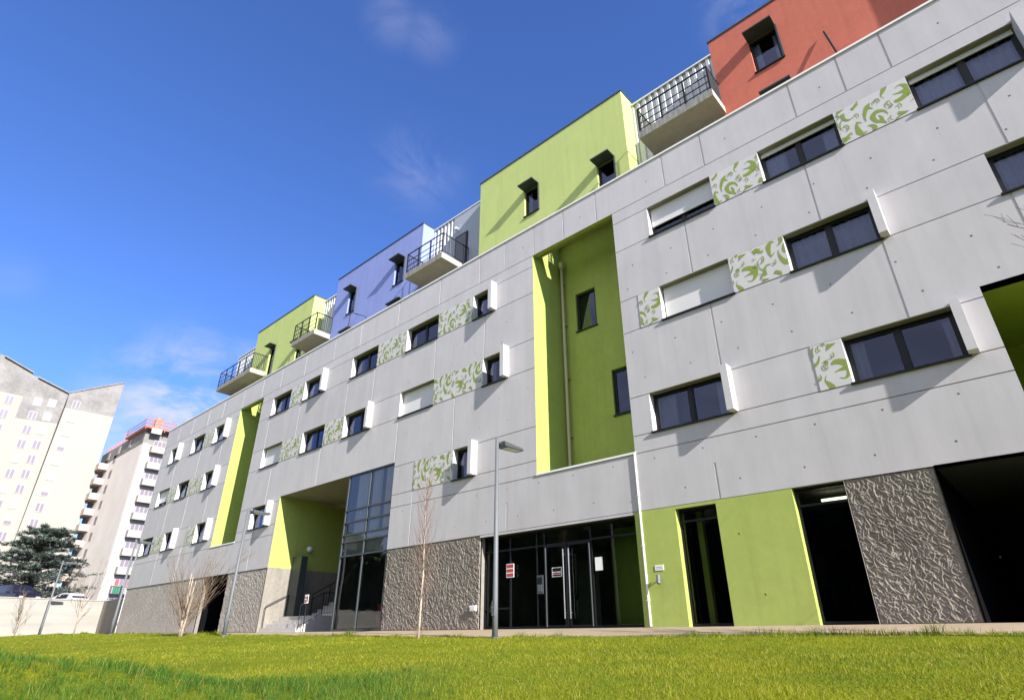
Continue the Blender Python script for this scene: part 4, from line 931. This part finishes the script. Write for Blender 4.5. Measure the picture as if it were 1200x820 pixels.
# ---------------------------------------------------------------- grass blades (one stuff object)
def grass():
    P=[];
    def wedge(n,r0,r1,a0,a1,pw=1):
        u=rng.random(n); r=np.sqrt(r0*r0+(r1*r1-r0*r0)*u**pw); a=np.radians(rng.uniform(a0,a1,n)); return np.stack([-np.sin(a)*r,-14+np.cos(a)*r],1)
    P=np.concatenate([wedge(150000,3.2,9.5,-12,96),wedge(120000,9.5,20,-12,88),wedge(90000,20,62,20,82)])
    nn=14000; P=np.concatenate([P,np.stack([rng.uniform(-55,3,nn),-2.02-rng.random(nn)**2*.5],1)])
    ok=(P[:,1]<-2.0)&(P[:,0]>-61.5); P=P[ok]; X,Y=P[:,0],P[:,1]; n=len(X)
    r=np.hypot(X,Y+14); az=np.degrees(np.arctan2(-X,Y+14))
    Z=lawn_z(X,Y)
    zc=np.interp(az,[44,50,57,70,80,90,150],[0,.6,1,1,1,1,1]); bank=zc*np.exp(-(np.clip(r-7.2,0,99)/.8)**2)
    cl=np.array([mn.noise(Vector((x*.55,y*.8,2.0))) for x,y in zip(X,Y)]); cl2=np.array([mn.noise(Vector((x*2.4,y*2.4,7.0))) for x,y in zip(X,Y)])
    h=(.043+.016*cl+.018*cl2+.012*bank)*rng.uniform(.6,1.35,n); edge=np.exp(-(-2-Y)/.35); h*=1+edge*(.25+1.3*np.clip(cl+cl2*.6+.05,0,1)*2)
    cl3=np.array([mn.noise(Vector((x*6.5,y*6.5,4.0))) for x,y in zip(X,Y)]); h*=1+bank*np.clip(cl3*2.0,-.45,.8)+.25*cl3
    h*=np.where(r>20,1.1,1)
    wd=np.clip(.0008*r**.9,.0026,.028)*rng.uniform(.7,1.3,n)
    a=rng.uniform(0,6.283,n); lean=rng.uniform(.15,.95,n)*h; la=rng.uniform(0,6.283,n)
    sx,sy=np.cos(a)*wd/2,np.sin(a)*wd/2; lx,ly=np.cos(la)*lean,np.sin(la)*lean
    v=np.empty((n,5,3)); Z0=Z-.015
    v[:,0]=np.stack([X-sx,Y-sy,Z0],1); v[:,1]=np.stack([X+sx,Y+sy,Z0],1)
    v[:,2]=np.stack([X+sx*.75+lx*.35,Y+sy*.75+ly*.35,Z0+h*.6],1); v[:,3]=np.stack([X-sx*.75+lx*.35,Y-sy*.75+ly*.35,Z0+h*.6],1); v[:,4]=np.stack([X+lx,Y+ly,Z0+h],1)
    k=rng.uniform(.7,1.3,n)
    A=np.array([.21,.22,.013]); Bc=np.array([.11,.17,.012]); D=np.array([.36,.28,.08]); G=np.array([.044,.105,.012])
    t=np.clip(.55+cl*1.0+cl2*.8+rng.normal(0,.25,n),0,1)[:,None]
    c=(Bc*(1-t)+A*t); dry=(rng.random(n)<.10)[:,None]; c=np.where(dry,D,c)
    bk=np.clip(bank*1.1+(.45*cl2+.3*cl+.3*cl3)*(bank>.02)+rng.normal(0,.15,n),0,1)[:,None]; bl=rng.random((n,1)); c=c*(1-bk)+np.where(bl<.05,D*.7,np.where(bl<.22,np.array([.11,.19,.03]),G))*bk
    ed=np.clip(edge*np.clip(cl2*2.2+.25,0,1)+np.clip(-cl*1.6-.25,0,.5)*np.clip((-2-Y)<2.5,0,1),0,.85)[:,None]; c=c*(1-ed)+np.array([.06,.12,.006])*ed
    c=c*k[:,None]*1.1
    col=np.ones((n,5,4),np.float32); col[:,:,:3]=c[:,None,:]
    me=bpy.data.meshes.new('grass'); me.vertices.add(n*5); me.vertices.foreach_set('co',v.astype(np.float32).ravel())
    base=(np.arange(n)*5)[:,None]; loops=(base+np.array([0,1,2,3,3,2,4])).ravel()
    me.loops.add(len(loops)); me.loops.foreach_set('vertex_index',loops.astype(np.int32))
    me.polygons.add(n*2); st=(np.arange(n)*7)[:,None]+np.array([0,4]); me.polygons.foreach_set('loop_start',st.ravel().astype(np.int32)); 
    me.update(calc_edges=True)
    at=me.color_attributes.new('tone','FLOAT_COLOR','POINT'); at.data.foreach_set('color',col.ravel()); me.materials.append(M['grass'])
    o=bpy.data.objects.new('grass',me); COL.objects.link(o); tag(o,'short yellow-green lawn grass, darker and longer on the near bank','grass',kind='stuff')
grass()

# ---------------------------------------------------------------- camera, sun, sky
cam=bpy.data.cameras.new('camera'); co=bpy.data.objects.new('camera',cam); COL.objects.link(co); scene.camera=co
cam.sensor_width=36; cam.lens=678.54/1200*36; cam.clip_start=.05; cam.clip_end=3000
co.location=(0,-14,-.245); co.rotation_euler=(R(90+26.456),0,R(42.361))
SUN=Vector((5.3,-1,2.77)).normalized()
sl=bpy.data.lights.new('sun','SUN'); sl.energy=3.5; sl.angle=R(.5); sl.color=(1,.955,.88); so=bpy.data.objects.new('sun',sl); COL.objects.link(so); so.rotation_euler=SUN.to_track_quat('Z','Y').to_euler(); so.location=(40,-20,40)
w=bpy.data.worlds.new('World'); scene.world=w; w.use_nodes=True; N=w.node_tree.nodes; L=w.node_tree.links
bg=N['Background']; sky=N.new('ShaderNodeTexSky'); sky.sky_type='NISHITA'; sky.sun_disc=False
sky.sun_elevation=math.asin(SUN.z); sky.sun_rotation=math.atan2(SUN.x,SUN.y); sky.air_density=1.0; sky.dust_density=.6; sky.ozone_density=2.5; sky.altitude=100
tc=N.new('ShaderNodeTexCoord')
def pixdir(px,py):
    f=678.54; x=(px-600)/f; y=-(py-410)/f; p=R(26.456); a=R(42.361)
    d=Vector((x,math.cos(p)-y*math.sin(p),math.sin(p)+y*math.cos(p))).normalized()
    return Vector((d.x*math.cos(a)-d.y*math.sin(a),d.x*math.sin(a)+d.y*math.cos(a),d.z))
nz=N.new('ShaderNodeTexNoise'); nz.inputs['Scale'].default_value=7; nz.inputs['Detail'].default_value=9; nz.inputs['Roughness'].default_value=.62; nz.inputs['Distortion'].default_value=.6
mp=N.new('ShaderNodeMapping'); mp.inputs['Scale'].default_value=(1,1,1.8); L.new(tc.outputs['Generated'],mp.inputs[0]); L.new(mp.outputs[0],nz.inputs['Vector'])
tot=None
# cloud banks: direction, angular size, strength; wide unseen ones added to light the facade
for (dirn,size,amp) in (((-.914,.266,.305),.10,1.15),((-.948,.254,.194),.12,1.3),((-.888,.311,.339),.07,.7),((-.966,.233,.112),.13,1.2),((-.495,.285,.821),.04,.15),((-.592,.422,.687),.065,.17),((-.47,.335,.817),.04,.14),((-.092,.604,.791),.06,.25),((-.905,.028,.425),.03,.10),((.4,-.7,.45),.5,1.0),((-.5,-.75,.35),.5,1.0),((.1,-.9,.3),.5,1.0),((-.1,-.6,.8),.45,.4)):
    d=Vector(dirn).normalized(); dt=N.new('ShaderNodeVectorMath'); dt.operation='DISTANCE'; dt.inputs[1].default_value=d; 
    nm=N.new('ShaderNodeVectorMath'); nm.operation='NORMALIZE'; L.new(tc.outputs['Generated'],nm.inputs[0]); L.new(nm.outputs[0],dt.inputs[0])
    mr=N.new('ShaderNodeMapRange'); mr.interpolation_type='SMOOTHSTEP'; mr.inputs['From Min'].default_value=size*1.6; mr.inputs['From Max'].default_value=0; mr.inputs['To Min'].default_value=0; mr.inputs['To Max'].default_value=amp
    L.new(dt.outputs['Value'],mr.inputs[0])
    if tot is None: tot=mr.outputs[0]
    else:
        m_=N.new('ShaderNodeMath'); m_.operation='MAXIMUM'; L.new(tot,m_.inputs[0]); L.new(mr.outputs[0],m_.inputs[1]); tot=m_.outputs[0]
nr=N.new('ShaderNodeMapRange'); nr.inputs['From Min'].default_value=.36; nr.inputs['From Max'].default_value=.66; nr.interpolation_type='SMOOTHSTEP'; L.new(nz.outputs[0],nr.inputs[0])
mu=N.new('ShaderNodeMath'); mu.operation='MULTIPLY'; mu.use_clamp=True; L.new(tot,mu.inputs[0]); L.new(nr.outputs[0],mu.inputs[1])
mx=N.new('ShaderNodeMix'); mx.data_type='RGBA'; mx.inputs[7].default_value=(2.4,2.45,2.95,1); L.new(mu.outputs[0],mx.inputs[0]); tn=N.new('ShaderNodeMix'); tn.data_type='RGBA'; tn.blend_type='MULTIPLY'; tn.inputs[0].default_value=1; tn.inputs[7].default_value=(.35,.485,.81,1); L.new(sky.outputs[0],tn.inputs[6]); fill_dot=N.new('ShaderNodeVectorMath'); fill_dot.operation='DOT_PRODUCT'; fill_dot.inputs[1].default_value=Vector((.05,-.9,.4)).normalized(); hn=N.new('ShaderNodeVectorMath'); hn.operation='NORMALIZE'; L.new(tc.outputs['Generated'],hn.inputs[0]); L.new(hn.outputs[0],fill_dot.inputs[0])
fill_amt=N.new('ShaderNodeMapRange'); fill_amt.interpolation_type='SMOOTHSTEP'; fill_amt.inputs['From Min'].default_value=.34; fill_amt.inputs['From Max'].default_value=.95; fill_amt.inputs['To Max'].default_value=.85; L.new(fill_dot.outputs['Value'],fill_amt.inputs[0])  # white glow added to the unseen sky behind the camera, brightening the facade
fill_mix=N.new('ShaderNodeMix'); fill_mix.data_type='RGBA'; fill_mix.inputs[7].default_value=(3.95,4.1,4.75,1); L.new(fill_amt.outputs[0],fill_mix.inputs[0]); L.new(tn.outputs[2],fill_mix.inputs[6]); L.new(fill_mix.outputs[2],mx.inputs[6]); L.new(mx.outputs[2],bg.inputs['Color'])
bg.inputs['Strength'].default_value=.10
scene.view_settings.view_transform='Standard'; scene.view_settings.look='None'; scene.view_settings.gamma=1; scene.view_settings.use_curve_mapping=False; scene.view_settings.exposure=1.72
scene.cycles.max_bounces=8; scene.cycles.transparent_max_bounces=12; scene.cycles.use_denoising=True
